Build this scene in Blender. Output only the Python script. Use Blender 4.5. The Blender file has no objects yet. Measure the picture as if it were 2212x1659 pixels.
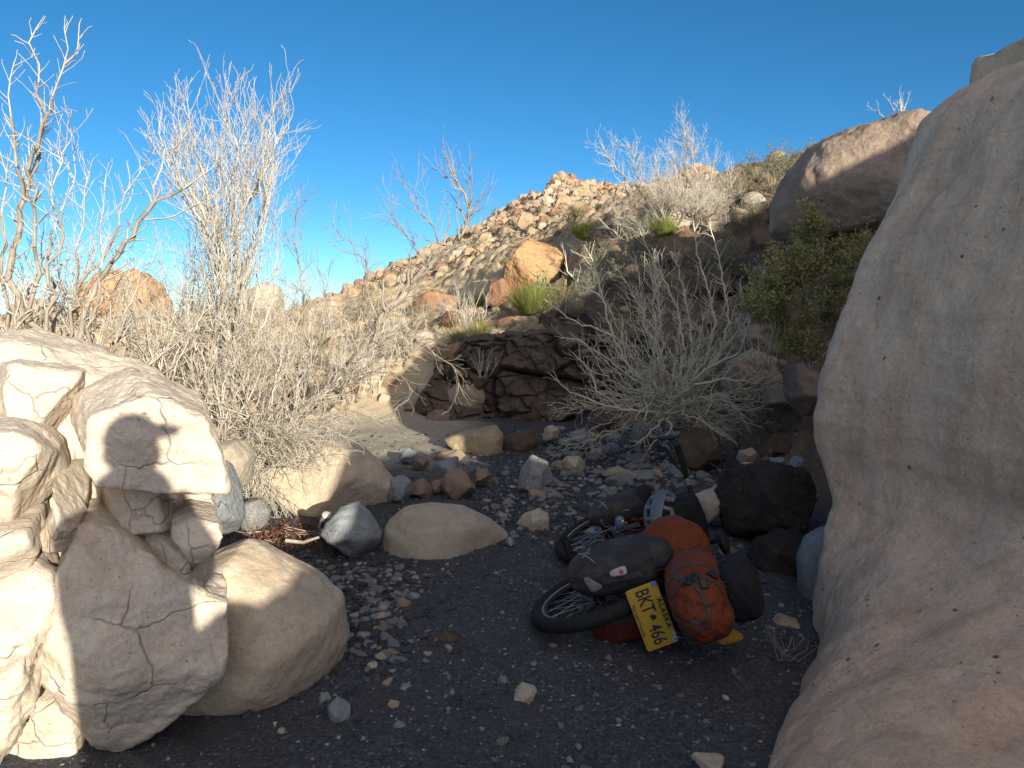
import bpy, bmesh, math, random
import numpy as np
from mathutils import Vector, Matrix, Quaternion
# ------------------------------------------------------------------ camera, sky, sun, exposure
S = bpy.context.scene
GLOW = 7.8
COL = S.collection
CAMZ, PITCH, F = 1.55, math.radians(6.0), 1640.0      # F is in units of a 2212-wide picture
cd = bpy.data.cameras.new('camera'); cam = bpy.data.objects.new('camera', cd); COL.objects.link(cam)
cam.location = (0, 0, CAMZ); cam.rotation_euler = (math.pi/2-PITCH, 0, 0)
cd.sensor_width = 36; cd.lens = 36*F/2212; cd.clip_start = .02; cd.clip_end = 2000
S.camera = cam
SUNV = Vector((.4845, -.985, .249)).normalized()        # towards the sun: low, behind the camera and to the right
sun_el = math.asin(SUNV.z); sun_az = math.atan2(SUNV.x, SUNV.y)
w = bpy.data.worlds.new('World'); S.world = w; w.use_nodes = True
wt = w.node_tree; wt.nodes.clear()
sky = wt.nodes.new('ShaderNodeTexSky'); sky.sky_type = 'NISHITA'; sky.sun_disc = False
sky.sun_elevation = sun_el; sky.sun_rotation = sun_az
sky.air_density = .56; sky.dust_density = .0; sky.ozone_density = 3.8; sky.altitude = 0
hs = wt.nodes.new('ShaderNodeHueSaturation'); hs.inputs['Saturation'].default_value = 1.13; hs.inputs['Hue'].default_value = .487
bg = wt.nodes.new('ShaderNodeBackground'); bg.inputs[1].default_value = .08
wo = wt.nodes.new('ShaderNodeOutputWorld')
wt.links.new(sky.outputs[0], hs.inputs['Color'])
# added fill: a broad warm sky glow behind the camera, brightening the shade
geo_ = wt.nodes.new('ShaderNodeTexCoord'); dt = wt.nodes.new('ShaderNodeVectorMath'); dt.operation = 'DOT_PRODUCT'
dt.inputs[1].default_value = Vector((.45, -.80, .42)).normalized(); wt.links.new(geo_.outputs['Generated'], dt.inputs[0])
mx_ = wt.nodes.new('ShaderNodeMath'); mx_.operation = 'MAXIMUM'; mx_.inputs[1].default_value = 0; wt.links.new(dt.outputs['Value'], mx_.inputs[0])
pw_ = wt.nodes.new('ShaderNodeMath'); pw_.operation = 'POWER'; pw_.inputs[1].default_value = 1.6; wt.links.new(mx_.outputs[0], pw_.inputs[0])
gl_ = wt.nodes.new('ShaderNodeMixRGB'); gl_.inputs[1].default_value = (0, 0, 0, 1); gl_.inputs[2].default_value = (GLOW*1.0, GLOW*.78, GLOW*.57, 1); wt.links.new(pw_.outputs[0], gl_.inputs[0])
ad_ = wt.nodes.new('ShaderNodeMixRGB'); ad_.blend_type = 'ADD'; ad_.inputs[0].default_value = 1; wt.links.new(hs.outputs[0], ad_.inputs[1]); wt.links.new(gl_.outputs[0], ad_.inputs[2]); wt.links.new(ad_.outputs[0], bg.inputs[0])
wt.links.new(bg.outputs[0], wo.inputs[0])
sl = bpy.data.lights.new('sun', 'SUN'); sl.energy = 4.7; sl.angle = math.radians(.55); sl.color = (1, .89, .71)
so = bpy.data.objects.new('sun', sl); COL.objects.link(so); so.rotation_euler = SUNV.to_track_quat('Z', 'Y').to_euler()
S.view_settings.view_transform = 'Standard'; S.view_settings.look = 'None'; S.view_settings.gamma = 1
S.view_settings.exposure = .95
S.cycles.max_bounces = 6; S.cycles.diffuse_bounces = 3; S.cycles.glossy_bounces = 2

# ------------------------------------------------------------------ helpers
cp, sp = math.cos(PITCH), math.sin(PITCH)
def ray(px, py):
    a = (px-1106)/F; b = (py-829.5)/F
    return Vector((a, cp-b*sp, -sp-b*cp))
def at(px, py, Y):
    d = ray(px, py); return Vector((0, 0, CAMZ))+d*(Y/d.y)
def Yg(py, z=0):                                        # depth of the level ground at that height in the picture
    d = ray(1106, py); return (CAMZ-z)*d.y/-d.z
def px_of(x, y): return 1106+F*(x/y)*.98                # roughly, near the horizon

def _hash(ix, iy, iz, seed):
    h = (ix*374761393+iy*668265263+iz*2147483647+seed*974634777) & 0xffffffff
    h = ((h ^ (h >> 13))*1274126177) & 0xffffffff
    h = ((h ^ (h >> 16))*2246822519) & 0xffffffff
    return h ^ (h >> 15)
def noise(p, seed=0):                                   # gradient noise, about -1..1
    p = np.asarray(p, float); i = np.floor(p).astype(np.int64); f = p-i
    u = f*f*f*(f*(f*6-15)+10); out = 0
    for dx in (0, 1):
        for dy in (0, 1):
            for dz in (0, 1):
                h = _hash(i[:, 0]+dx, i[:, 1]+dy, i[:, 2]+dz, seed)
                g = ((h & 1023)/511.5-1, ((h >> 10) & 1023)/511.5-1, ((h >> 20) & 1023)/511.5-1)
                d = g[0]*(f[:, 0]-dx)+g[1]*(f[:, 1]-dy)+g[2]*(f[:, 2]-dz)
                wgt = (u[:, 0] if dx else 1-u[:, 0])*(u[:, 1] if dy else 1-u[:, 1])*(u[:, 2] if dz else 1-u[:, 2])
                out = out+d*wgt
    return out*1.3
def fbm(p, seed=0, octaves=4, gain=.5, lac=2.03):
    a = 1; s = 0; p = np.asarray(p, float)
    for o in range(octaves):
        s = s+a*noise(p, seed+o*17); p = p*lac+3.1; a *= gain
    return s
def ridged(p, seed=0, octaves=4):
    a = 1; s = 0; p = np.asarray(p, float)
    for o in range(octaves):
        s = s+a*(1-2*np.abs(noise(p, seed+o*17))); p = p*2.07+1.7; a *= .5
    return s
def voro(p, seed=0):                                    # F1, F2, cell id
    p = np.asarray(p, float); i = np.floor(p).astype(np.int64)
    f1 = np.full(len(p), 9.); f2 = np.full(len(p), 9.); cid = np.zeros(len(p), np.int64)
    for dx in (-1, 0, 1):
        for dy in (-1, 0, 1):
            for dz in (-1, 0, 1):
                c = i+np.array((dx, dy, dz)); h = _hash(c[:, 0], c[:, 1], c[:, 2], seed)
                q = c+np.stack(((h & 1023)/1023., ((h >> 10) & 1023)/1023., ((h >> 20) & 1023)/1023.), 1)
                d = np.sqrt(((p-q)**2).sum(1)); m = d < f1
                f2 = np.where(m, f1, np.minimum(f2, d)); cid = np.where(m, h, cid); f1 = np.where(m, d, f1)
    return f1, f2, cid

def mesh(name, V, Fc, mats, smooth=True, mi=None):
    me = bpy.data.meshes.new(name); V = np.asarray(V, np.float32)
    if isinstance(Fc, np.ndarray):
        n, k = Fc.shape
        me.vertices.add(len(V)); me.vertices.foreach_set('co', V.ravel())
        me.loops.add(n*k); me.loops.foreach_set('vertex_index', Fc.astype(np.int32).ravel())
        me.polygons.add(n); me.polygons.foreach_set('loop_start', np.arange(0, n*k, k, dtype=np.int32))
        me.polygons.foreach_set('loop_total', np.full(n, k, np.int32))
    else:
        me.from_pydata([tuple(map(float, v)) for v in V], [], [tuple(f) for f in Fc])
    if not isinstance(mats, (list, tuple)): mats = [mats]
    for m in mats: me.materials.append(m)
    if mi is not None: me.polygons.foreach_set('material_index', np.asarray(mi, np.int32))
    me.polygons.foreach_set('use_smooth', np.full(len(me.polygons), smooth))
    me.update(calc_edges=True); me.validate()
    return me
def link(name, me, parent=None, loc=(0, 0, 0), rot=None, scale=None):
    o = bpy.data.objects.new(name, me); COL.objects.link(o); o.location = loc
    if rot is not None: o.rotation_euler = rot
    if scale is not None: o.scale = scale
    if parent is not None: o.parent = parent
    return o
def tag(o, label=None, cat=None, group=None, kind=None):
    for k, v in (('label', label), ('category', cat), ('group', group), ('kind', kind)):
        if v: o[k] = v
    return o
def thing(name, label, cat, loc=(0, 0, 0), group=None, rot=None):
    return tag(link(name, None, None, loc, rot), label, cat, group)

_ico = {}
def ico(sub):
    if sub not in _ico:
        bm = bmesh.new(); bmesh.ops.create_icosphere(bm, subdivisions=sub, radius=1)
        _ico[sub] = (np.array([v.co[:] for v in bm.verts]), np.array([[v.index for v in f.verts] for f in bm.faces])); bm.free()
        V, T = _ico[sub]; _ico[sub] = (V/np.linalg.norm(V, axis=1)[:, None], T)
    return _ico[sub]
def vnormals(V, T):
    n = np.cross(V[T[:, 1]]-V[T[:, 0]], V[T[:, 2]]-V[T[:, 0]]); N = np.zeros_like(V)
    for k in range(3): np.add.at(N, T[:, k], n)
    return N/np.maximum(np.linalg.norm(N, axis=1), 1e-12)[:, None]

# ------------------------------------------------------------------ materials
class NT:
    def __init__(s, name):
        s.m = bpy.data.materials.new(name); s.m.use_nodes = True; s.t = s.m.node_tree
        s.b = s.t.nodes['Principled BSDF']; s.b.inputs['Roughness'].default_value = .9
        s.b.inputs['Specular IOR Level'].default_value = .2
    def n(s, typ, props=None, **ins):
        x = s.t.nodes.new('ShaderNode'+typ)
        for k, v in (props or {}).items(): setattr(x, k, v)
        for k, v in ins.items():
            k = k.replace('_', ' '); s.set(x, k, v)
        return x
    def set(s, x, k, v):
        i = x.inputs[int(k[1:])] if k[0] == 'i' and k[1:].isdigit() else x.inputs[k]
        if isinstance(v, bpy.types.NodeSocket): s.t.links.new(v, i)
        elif isinstance(v, (tuple, list)) and i.type == 'RGBA' and len(v) == 3: i.default_value = (*v, 1)
        else: i.default_value = v
    def co(s, kind='Object'): return s.n('TexCoord').outputs[kind]
    def noise(s, vec, scale, detail=5, rough=.6, dist=0, out='Fac'):
        return s.n('TexNoise', Vector=vec, Scale=scale, Detail=detail, Roughness=rough, Distortion=dist).outputs[out]
    def ramp(s, fac, stops, interp='LINEAR'):
        r = s.n('ValToRGB', Fac=fac); e = r.color_ramp.elements; r.color_ramp.interpolation = interp
        while len(e) < len(stops): e.new(.5)
        for q, (p, c) in zip(e, stops):
            q.position = p; q.color = (*c, 1) if isinstance(c, (tuple, list)) else (c, c, c, 1)
        return r.outputs[0]
    def mix(s, fac, a, b, mode='MIX'):
        x = s.n('MixRGB', {'blend_type': mode}); s.set(x, 'Fac', fac); s.set(x, 'Color1', a); s.set(x, 'Color2', b)
        return x.outputs[0]
    def math(s, op, a, b=0):
        x = s.n('Math', {'operation': op}); s.set(x, 'i0', a); s.set(x, 'i1', b); return x.outputs[0]
    def scale(s, vec, sc, rot=(0, 0, 0)):
        return s.n('Mapping', Vector=vec, Scale=sc, Rotation=rot).outputs[0]
    def bump(s, h, strength, dist=.02, prev=None):
        x = s.n('Bump', Height=h, Strength=strength, Distance=dist)
        if prev is not None: s.set(x, 'Normal', prev)
        return x.outputs[0]
    def done(s, col, normal=None, rough=None, spec=None, metal=None):
        s.set(s.b, 'Base Color', col)
        if normal is not None: s.set(s.b, 'Normal', normal)
        if rough is not None: s.set(s.b, 'Roughness', rough)
        if spec is not None: s.set(s.b, 'Specular IOR Level', spec)
        if metal is not None: s.set(s.b, 'Metallic', metal)
        return s.m

def stone(name, c1, c2, c3=None, scale=1.0, spots=0, band=0, bump=.5, speck=0, crackline=0, rot=(.4, .3, .2), streak=0):
    t = NT(name); co = t.co(); geo = t.n('NewGeometry')
    base = t.mix(t.ramp(t.noise(co, 2.2*scale, 6, .62, .6), [(.35, 0), (.65, 1)]), c1, c2)
    if c3: base = t.mix(t.ramp(t.noise(co, 5.1*scale, 5, .7, 1.0), [(.52, 0), (.68, .75)]), base, c3)
    fine = t.noise(co, 60*scale, 4, .7)
    base = t.mix(.55, base, t.ramp(fine, [(.25, (.55, .55, .55)), (.6, (1, 1, 1))]), 'MULTIPLY')
    if band:
        q = t.n('TexNoise', Vector=t.scale(co, (1.2*scale, 1.2*scale, 11*scale), rot), Scale=1.6, Detail=4.0, Roughness=.55, Distortion=.5).outputs['Fac']
        base = t.mix(band, base, t.ramp(q, [(.36, (.62, .55, .5)), (.5, (1, 1, 1)), (.64, (.86, .72, .62))]), 'MULTIPLY')
    if streak:
        q = t.noise(t.scale(co, (5*scale, 5*scale, .55*scale), (.25, .45, 0)), 1.5, 6, .68, .35)
        base = t.mix(streak, base, t.ramp(q, [(.3, (.68, .58, .52)), (.55, (1, 1, 1)), (.75, (1, .9, .82))]), 'MULTIPLY')
    if speck:
        q = t.n('TexVoronoi', Vector=co, Scale=70*scale).outputs['Color']
        base = t.mix(speck, base, t.ramp(q, [(.2, (.35, .35, .38)), (.5, (.9, .9, .9)), (.85, (1.5, 1.5, 1.5))], 'CONSTANT'), 'MULTIPLY')
    grain = t.noise(co, 210*scale, 2, .5); base = t.mix(.5, base, t.ramp(grain, [(.3, (.72, .70, .68)), (.5, (1, 1, 1)), (.75, (1.12, 1.12, 1.1))]), 'MULTIPLY')
    stain = t.noise(co, .9*scale, 6, .7, .8); base = t.mix(.35, base, t.ramp(stain, [(.32, (.74, .68, .62)), (.5, (1, 1, 1)), (.68, (1.06, 1.02, .97))]), 'MULTIPLY')
    h = t.math('ADD', t.noise(co, 14*scale, 8, .68), t.math('ADD', t.math('MULTIPLY', fine, .28), t.math('MULTIPLY', grain, .06)))
    if spots:
        wob = t.mix(.06, co, t.noise(co, 9*scale, 3, .6, 0, 'Color'), 'ADD')
        for sc, r0 in ((15, .14), (34, .13), (7, .07)):
            v = t.n('TexVoronoi', Vector=wob, Scale=sc*scale); keep = t.ramp(t.noise(co, 3.3*scale+sc*.05, 2), [(.47, 0), (.55, 1)])
            dm = t.ramp(v.outputs['Distance'], [(r0*.45, 1), (r0*1.15, 0)])
            rnd = t.ramp(v.outputs['Color'], [(.45, 0), (.5, 1)])
            base = t.mix(t.math('MULTIPLY', t.math('MULTIPLY', dm, keep), t.math('MULTIPLY', rnd, spots)), base, (.13, .075, .045))
    if crackline:
        wob = t.mix(.22, co, t.noise(co, 2.5*scale, 4, .6, 0, 'Color'), 'ADD')
        v = t.n('TexVoronoi', {'feature': 'DISTANCE_TO_EDGE'}, Vector=wob, Scale=1.7*scale).outputs['Distance']
        on = t.ramp(t.noise(co, 1.9*scale, 2), [(.5, 0), (.6, 1)])
        line = t.math('MULTIPLY', t.ramp(v, [(.0, 1), (.008, 0)]), on)
        base = t.mix(t.math('MULTIPLY', line, crackline), base, (.06, .045, .035))
        h = t.math('SUBTRACT', h, t.math('MULTIPLY', line, .8))
    return t.done(base, t.bump(h, bump, .03/scale))

def plain(name, c, rough=.6, spec=.4, metal=0, var=.25, vs=30, bump=.15, bd=.004):
    t = NT(name); co = t.co(); q = t.noise(co, vs, 5, .65)
    col = t.mix(var, c, t.ramp(q, [(.3, (.35, .35, .35)), (.7, (1.25, 1.25, 1.25))]), 'MULTIPLY')
    return t.done(col, t.bump(t.noise(co, vs*3, 4, .6), bump, bd), rough, spec, metal)

M = {}
M['cream'] = stone('cream_sandstone', (.68, .62, .53), (.60, .53, .45), (.60, .48, .40), 1, .8, .22, .6, crackline=.22)
M['smooth'] = stone('smooth_sandstone', (.60, .53, .42), (.54, .46, .36), (.50, .41, .32), .8, .25, .30, .35, rot=(.9, .5, .2))
M['wall'] = stone('pink_sandstone', (.76, .585, .435), (.70, .53, .395), (.80, .63, .485), .8, 1.0, .22, .6, crackline=0, streak=.72)
M['rust'] = stone('rusty_sandstone', (.34, .19, .12), (.26, .15, .10), (.42, .26, .16), .35, 0, .35, .8)
M['orange'] = stone('orange_sandstone', (.55, .36, .19), (.42, .25, .14), (.5, .4, .28), .25, 0, .4, .8)
M['brown'] = stone('brown_varnished_rock', (.15, .115, .09), (.10, .08, .065), (.20, .13, .09), .6, 0, .4, .7)
M['upper'] = stone('varnished_boulder', (.37, .295, .24), (.28, .215, .17), (.43, .34, .27), .35, .3, .3, .6)
M['tan'] = stone('tan_rock', (.42, .34, .25), (.33, .27, .20), (.36, .25, .18), 1.2, 0, .3, .6)
M['pink'] = stone('pink_rock', (.29, .215, .175), (.24, .18, .15), (.31, .25, .21), 1.5, 0, .3, .6)
M['blue'] = stone('blue_grey_limestone', (.29, .325, .355), (.21, .24, .27), (.42, .45, .47), 1.6, 0, .3, .7, crackline=.3)
M['grey'] = stone('grey_rock', (.33, .34, .34), (.26, .27, .27), (.40, .39, .36), 1.8, 0, .15, .7, speck=.5)
M['pale'] = stone('pale_rock', (.50, .46, .38), (.42, .38, .31), (.36, .30, .24), 1.4, 0, .3, .6)
M['dark'] = stone('dark_conglomerate', (.06, .052, .045), (.04, .034, .03), (.09, .075, .065), 2.2, 0, 0, 1, speck=.45)
M['yellow'] = stone('yellow_rock', (.48, .40, .27), (.40, .33, .22), (.33, .26, .17), 1.4, 0, .5, .8)

def twigmat(name, c1, c2):
    t = NT(name); q = t.noise(t.co(), 7, 4, .7)
    return t.done(t.mix(t.ramp(q, [(.35, 0), (.65, 1)]), c1, c2), None, .8, .3)
M['twig'] = twigmat('pale_bare_twig', (.55, .52, .45), (.37, .34, .29))
M['twigd'] = twigmat('grey_bark', (.22, .19, .16), (.34, .30, .25))
M['twigg'] = twigmat('greenish_pale_twig', (.66, .63, .48), (.50, .47, .36))
M['leafy'] = twigmat('olive_yellow_leaf', (.36, .33, .12), (.20, .195, .08))
M['ephedra'] = twigmat('bright_green_stem', (.24, .26, .06), (.16, .19, .05))
M['sage'] = twigmat('grey_green_leaf', (.20, .20, .13), (.14, .145, .095))
M['straw'] = twigmat('straw_grass', (.42, .36, .22), (.32, .27, .16))
M['cactus'] = twigmat('pale_green_cactus', (.30, .30, .15), (.22, .23, .12))
M['redleaf'] = twigmat('red_brown_litter', (.15, .06, .038), (.10, .045, .03))
# ------------------------------------------------------------------ terrain
PROF = {   # picture column -> (depth, height) down the wash and up its banks
 -1800: [(1, .3), (3, 1.4), (6, 2.0), (12, 2.2), (30, 2.5)],
 -600: [(2, .0), (3.2, .6), (5, .9), (8, 1.0), (14, 1.1), (30, 1.2)],
 0: [(2.6, 0), (3.6, .55), (5, .75), (8, .8), (14, .9), (30, .8)],
 250: [(3.4, 0), (4.6, .35), (6, .5), (10, .65), (14, .75), (30, .8)],
 420: [(5.0, 0), (7, .12), (8, .3), (10, .5), (14, .8), (20, 1.0), (30, 1.0)],
 600: [(7.5, 0), (8.5, .05), (10, .35), (12, .6), (15, .8), (30, 1.1)],
 700: [(9.2, 0), (10.3, .25), (11.6, .65), (14, .9), (20, 1.3), (30, 1.6)],
 850: [(9.8, 0), (11, .35), (12, .72), (15, 1.05), (20, 1.2), (30, 2.3)],
 950: [(10.5, 0), (10.9, .35), (11.3, .75), (12.5, .9), (15, 1.1), (20, 1.25), (30, 3.0)],
 1100: [(10.75, 0), (11.1, .7), (11.4, .82), (14, 1.15), (17, 1.22), (19, 1.5), (21, 2.3), (30, 4.4)],
 1190: [(10.6, 0), (10.9, .75), (11.3, .9), (14, 1.3), (17, 1.45), (19, 2.1), (21, 3.0), (30, 4.6)],
 1250: [(10.4, 0), (10.7, .8), (11.3, 1.05), (14, 1.55), (16, 2.4), (18, 3.1), (20, 3.6), (30, 4.8)],
 1400: [(9.5, 0), (10.0, .6), (11, 1.2), (12, 1.7), (14, 2.5), (16, 3.1), (20, 4.15), (30, 6)],
 1500: [(8.2, 0), (9.2, .5), (10, .9), (12, 1.75), (14, 2.6), (16, 3.2), (22, 4.9), (24, 5.1), (30, 5.0)],
 1600: [(7, 0), (8, .4), (9, .8), (11, 1.6), (14, 2.8), (18, 4.1), (22, 5.15), (26, 5.5), (30, 5.4)],
 1740: [(5.4, 0), (7, .55), (9, 1.35), (12, 2.45), (16, 3.9), (22, 5.6), (26, 6.1), (30, 6.2)],
 2200: [(4, 0), (6, .9), (9, 2.2), (12, 3.6), (20, 7), (30, 9)],
 3600: [(2.5, 0), (4, 1.4), (6, 2.6), (12, 5), (30, 10)],
 7000: [(1, 1.0), (3, 2.6), (6, 4), (12, 6), (30, 10)],
}
_px = sorted(PROF); _ly = np.linspace(0, math.log(30), 160)
_tab = np.array([np.interp(np.exp(_ly), [q[0] for q in PROF[p]], [q[1] for q in PROF[p]]) for p in _px])
_g = np.linspace(-1800, 7000, 881)
_tab = np.array([np.interp(_g, _px, _tab[:, j]) for j in range(160)]).T
for _ in range(2):
    _tab = (np.roll(_tab, 1, 0)+np.roll(_tab, -1, 0)+np.roll(_tab, 2, 0)+np.roll(_tab, -2, 0)+_tab)/5 if _ < 0 else _tab
_k = np.exp(-np.linspace(-2, 2, 9)**2); _k /= _k.sum()
_tab = np.apply_along_axis(lambda c: np.convolve(np.pad(c, 4, 'edge'), _k, 'valid'), 0, _tab)
def Hbase(x, y):
    x = np.asarray(x, float); y = np.asarray(y, float)
    yy = np.clip(y, 2.0, 29.9); s = x/np.maximum(yy, 2.0)
    p = np.clip(1106+F*s, -1799, 6999); fi = (p+1800)/10; i = np.clip(fi.astype(int), 0, 879); fi = fi-i
    fj = np.log(yy)/math.log(30)*159; j = np.clip(fj.astype(int), 0, 158); fj = fj-j
    return (_tab[i, j]*(1-fi)+_tab[i+1, j]*fi)*(1-fj)+(_tab[i, j+1]*(1-fi)+_tab[i+1, j+1]*fi)*fj
def H(x, y):                                            # the wash bed with its lumps and the rocky banks
    x = np.atleast_1d(np.asarray(x, float)); y = np.atleast_1d(np.asarray(y, float)); z = Hbase(x, y)
    P = np.stack((x, y, z*0), 1)
    up = np.clip(z/.5, 0, 1)
    z = z+.030*fbm(P*.9, 5, 3)*(1-up)+.010*fbm(P*5, 9, 3)*(1-up)
    big = np.clip((y-8)/10, 0, 1)
    f1, f2, c = voro(P*np.array((1.5, 1.5, 1)), 3)
    z = z+up*((c & 255)/255.*.22*np.clip((f2-f1)*6, 0, 1)+.10*fbm(P*1.3, 12, 4)+.03*fbm(P*8, 12, 3))
    f1, f2, c = voro(P*np.array((4.2, 4.2, 1)), 8)
    z = z+up*((c & 255)/255.*.085*np.clip((f2-f1)*5, 0, 1))
    z = z+up*big*.25*fbm(P*.35, 31, 2)
    return z
def h1(x, y): return float(H([x], [y])[0])

ys = np.exp(np.linspace(math.log(1.0), math.log(30), 620))
ss = np.concatenate((np.linspace(-1.6, -.72, 60)[:-1], np.linspace(-.72, .72, 560), np.linspace(.72, 2.2, 70)[1:]))
yb = np.concatenate((-np.exp(np.linspace(math.log(40), math.log(1.5), 60)), np.linspace(-1.4, .98, 60)))
YY = np.concatenate((yb, ys)); n0 = len(YY); n1 = len(ss)
G_Y = np.repeat(YY, n1); eff = np.maximum(np.abs(YY)*1.2, 1.0); eff = np.where(YY < 1, np.maximum(1.0+np.maximum(-YY, 0)*1.0, 1.0), YY)
G_X = (eff[:, None]*ss[None, :]).ravel(); G_Z = H(G_X, G_Y)
G_Z = G_Z-np.clip(G_Y-26.8, 0, 4)*.8
GP = np.stack((G_X, G_Y, G_Z), 1)
near = (G_Y < 9) & (G_Y > 0)
f1, f2, cc = voro(GP[near]*np.array((26, 26, 0))+5, 4)
GP[near, 2] += .006*np.clip((f2-f1)*2.5, 0, 1)*((cc & 7)/7.)*(1-np.clip(G_Y[near]/9, 0, 1))
idx = (np.arange(n0-1)[:, None]*n1+np.arange(n1-1)[None, :]).ravel()
GF = np.stack((idx, idx+1, idx+n1+1, idx+n1), 1)

t = NT('wash_bed'); co = t.co()
v = t.n('TexVoronoi', Vector=co, Scale=95.0); v2 = t.n('TexVoronoi', Vector=co, Scale=38.0)
g = t.ramp(v.outputs['Color'], [(.0, (.024, .030, .040)), (.35, (.042, .050, .064)), (.62, (.066, .075, .092)), (.85, (.098, .107, .124)), (.96, (.21, .21, .21))])
g = t.mix(t.ramp(v2.outputs['Color'], [(.72, 0), (.78, .35)]), g, (.09, .094, .108))
g = t.mix(t.ramp(t.noise(co, 1.4, 5, .6), [(.4, 0), (.65, .6)]), g, (.066, .064, .066))
sand = t.mix(t.ramp(t.noise(co, 40, 6, .7), [(.35, 0), (.6, 1)]), (.33, .29, .22), (.42, .38, .30))
sand = t.mix(t.ramp(v2.outputs['Color'], [(.55, 0), (.62, .5)]), sand, (.26, .25, .23))
pos = t.n('SeparateXYZ', Vector=co)
zn = t.math('ADD', pos.outputs['Z'], t.math('MULTIPLY', t.noise(co, 3, 4), .12))
ym = t.ramp(t.math('MULTIPLY', t.math('ADD', pos.outputs['Y'], t.math('MULTIPLY', t.noise(co, 1.3, 5), 1.6)), .1), [(.74, 0), (.88, 1)])
xm = t.ramp(t.math('ADD', t.math('MULTIPLY', pos.outputs['X'], -.25), t.math('MULTIPLY', t.noise(co, 1.9, 5), .25)), [(.16, 0), (.34, 1)])
g = t.mix(t.math('MULTIPLY', ym, xm), g, sand)
bank = t.mix(t.ramp(t.noise(co, 1.1, 6, .65), [(.38, 0), (.62, 1)]), (.27, .18, .12), (.42, .32, .21))
bank = t.mix(t.ramp(t.noise(co, 9, 5, .7), [(.5, 0), (.62, .8)]), bank, (.40, .34, .25))
bank = t.mix(t.ramp(t.noise(co, 2.3, 5, .7), [(.55, 0), (.68, .55)]), bank, (.17, .16, .09))
bank = t.mix(t.ramp(v2.outputs['Color'], [(.7, 0), (.75, .5)]), bank, (.16, .11, .08))
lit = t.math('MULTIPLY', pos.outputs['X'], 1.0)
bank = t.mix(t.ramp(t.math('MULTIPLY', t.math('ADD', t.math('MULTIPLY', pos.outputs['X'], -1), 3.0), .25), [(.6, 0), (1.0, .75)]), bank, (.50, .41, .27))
bank_shade = t.mix(t.ramp(t.noise(co, 1.7, 5, .65), [(.4, 0), (.62, 1)]), (.075, .055, .040), (.13, .095, .07))  # darker brown puts the right bank's shade into the ground colour
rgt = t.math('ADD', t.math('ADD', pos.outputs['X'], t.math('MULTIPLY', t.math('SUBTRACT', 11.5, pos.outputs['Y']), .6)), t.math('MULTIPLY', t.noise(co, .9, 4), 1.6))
bank = t.mix(t.ramp(t.math('MULTIPLY', rgt, .25), [(.10, 0), (.30, .9)]), bank, bank_shade)
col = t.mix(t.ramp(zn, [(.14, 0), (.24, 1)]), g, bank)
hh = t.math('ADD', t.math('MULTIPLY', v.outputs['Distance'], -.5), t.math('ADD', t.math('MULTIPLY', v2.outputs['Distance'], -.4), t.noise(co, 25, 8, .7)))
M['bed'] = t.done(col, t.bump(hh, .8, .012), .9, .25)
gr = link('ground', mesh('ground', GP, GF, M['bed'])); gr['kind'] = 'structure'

# far hill
CREST = [(-1800, 640), (-300, 700), (300, 697), (560, 693), (640, 688), (700, 664), (760, 627), (850, 577), (950, 522), (1040, 484), (1100, 448), (1160, 416), (1205, 397), (1240, 391), (1300, 399),
         (1370, 400), (1440, 392), (1470, 372), (1505, 362), (1540, 374), (1590, 402), (1700, 405), (2212, 330), (3800, 250)]
hy = np.exp(np.linspace(math.log(26), math.log(330), 560)); hp = np.concatenate((np.linspace(-1500, 480, 60)[:-1], np.linspace(480, 1800, 620), np.linspace(1800, 3700, 50)[1:]))
HX = ((hp[None, :]-1106)/F*hy[:, None]).ravel(); HYv = np.repeat(hy, len(hp)); HPX = np.tile(hp, len(hy))
cr = np.interp(HPX, [c[0] for c in CREST], [c[1] for c in CREST])
zc = CAMZ+125*(658-cr)/F-2.0*np.clip((650-cr)/100, 0, 1)
z0 = Hbase((HPX-1106)/F*29, np.full(len(HPX), 29.))-.7
tt = np.clip((HYv-27)/(125-27), 0, 1)
HZ = z0+(zc-z0)*(tt**1.12)-np.clip(HYv-125, 0, 999)*.25*np.clip((700-cr)/60, 0, 1)
P = np.stack((HX, HYv, HX*0), 1); amp = np.clip((700-cr)/120, 0.08, 1)
f1, f2, c = voro(P*np.array((.30, .30, 1)), 41)
HZ += amp*(((c & 255)/255.)*.9*np.clip((f2-f1)*4, 0, 1))*np.clip((HYv-30)/60, .12, 1)
f1, f2, c = voro(P*np.array((.85, .85, 1)), 43)
HZ += amp*((c & 255)/255.)*.55*np.clip((f2-f1)*4, 0, 1)*np.clip((HYv-26)/45, .2, 1)
f1, f2, c = voro(P*np.array((2.3, 2.3, 1)), 45)
HZ += amp*((c & 255)/255.)*.20*np.clip((f2-f1)*5, 0, 1)
HZ -= 3.2*np.clip((34-HYv)/8, 0, 1)
HZ += amp*(.9*fbm(P*.08, 44, 4)-.2)+amp*.30*ridged(P*.45, 47, 4)
for (cx, cy, rx, ry, hgt) in ((1235, 440, 80, 50, .4), (1215, 490, 45, 40, 3.0), (1080, 520, 38, 28, 2.4), (1140, 450, 25, 15, 1.2), (1490, 390, 60, 22, 1.0)):
    yq = 27+98*np.clip((660-cy)/(660-np.interp(cx, [c[0] for c in CREST], [c[1] for c in CREST])), 0, 1)**.62
    q = np.exp(-(((HPX-cx)/rx)**2+((HYv-yq)/(yq*.16))**2)*1.2)
    f1, f2, c = voro(P*np.array((.28, .28, 1)), 77); f3, f4, c2 = voro(P*np.array((.7, .6, 1)), 78)
    HZ += q*(((c & 255)/255.)*hgt*.45*np.clip((f2-f1)*5, 0, 1)+((c2 & 255)/255.)*hgt*.3*np.clip((f4-f3)*5, 0, 1))
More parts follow.
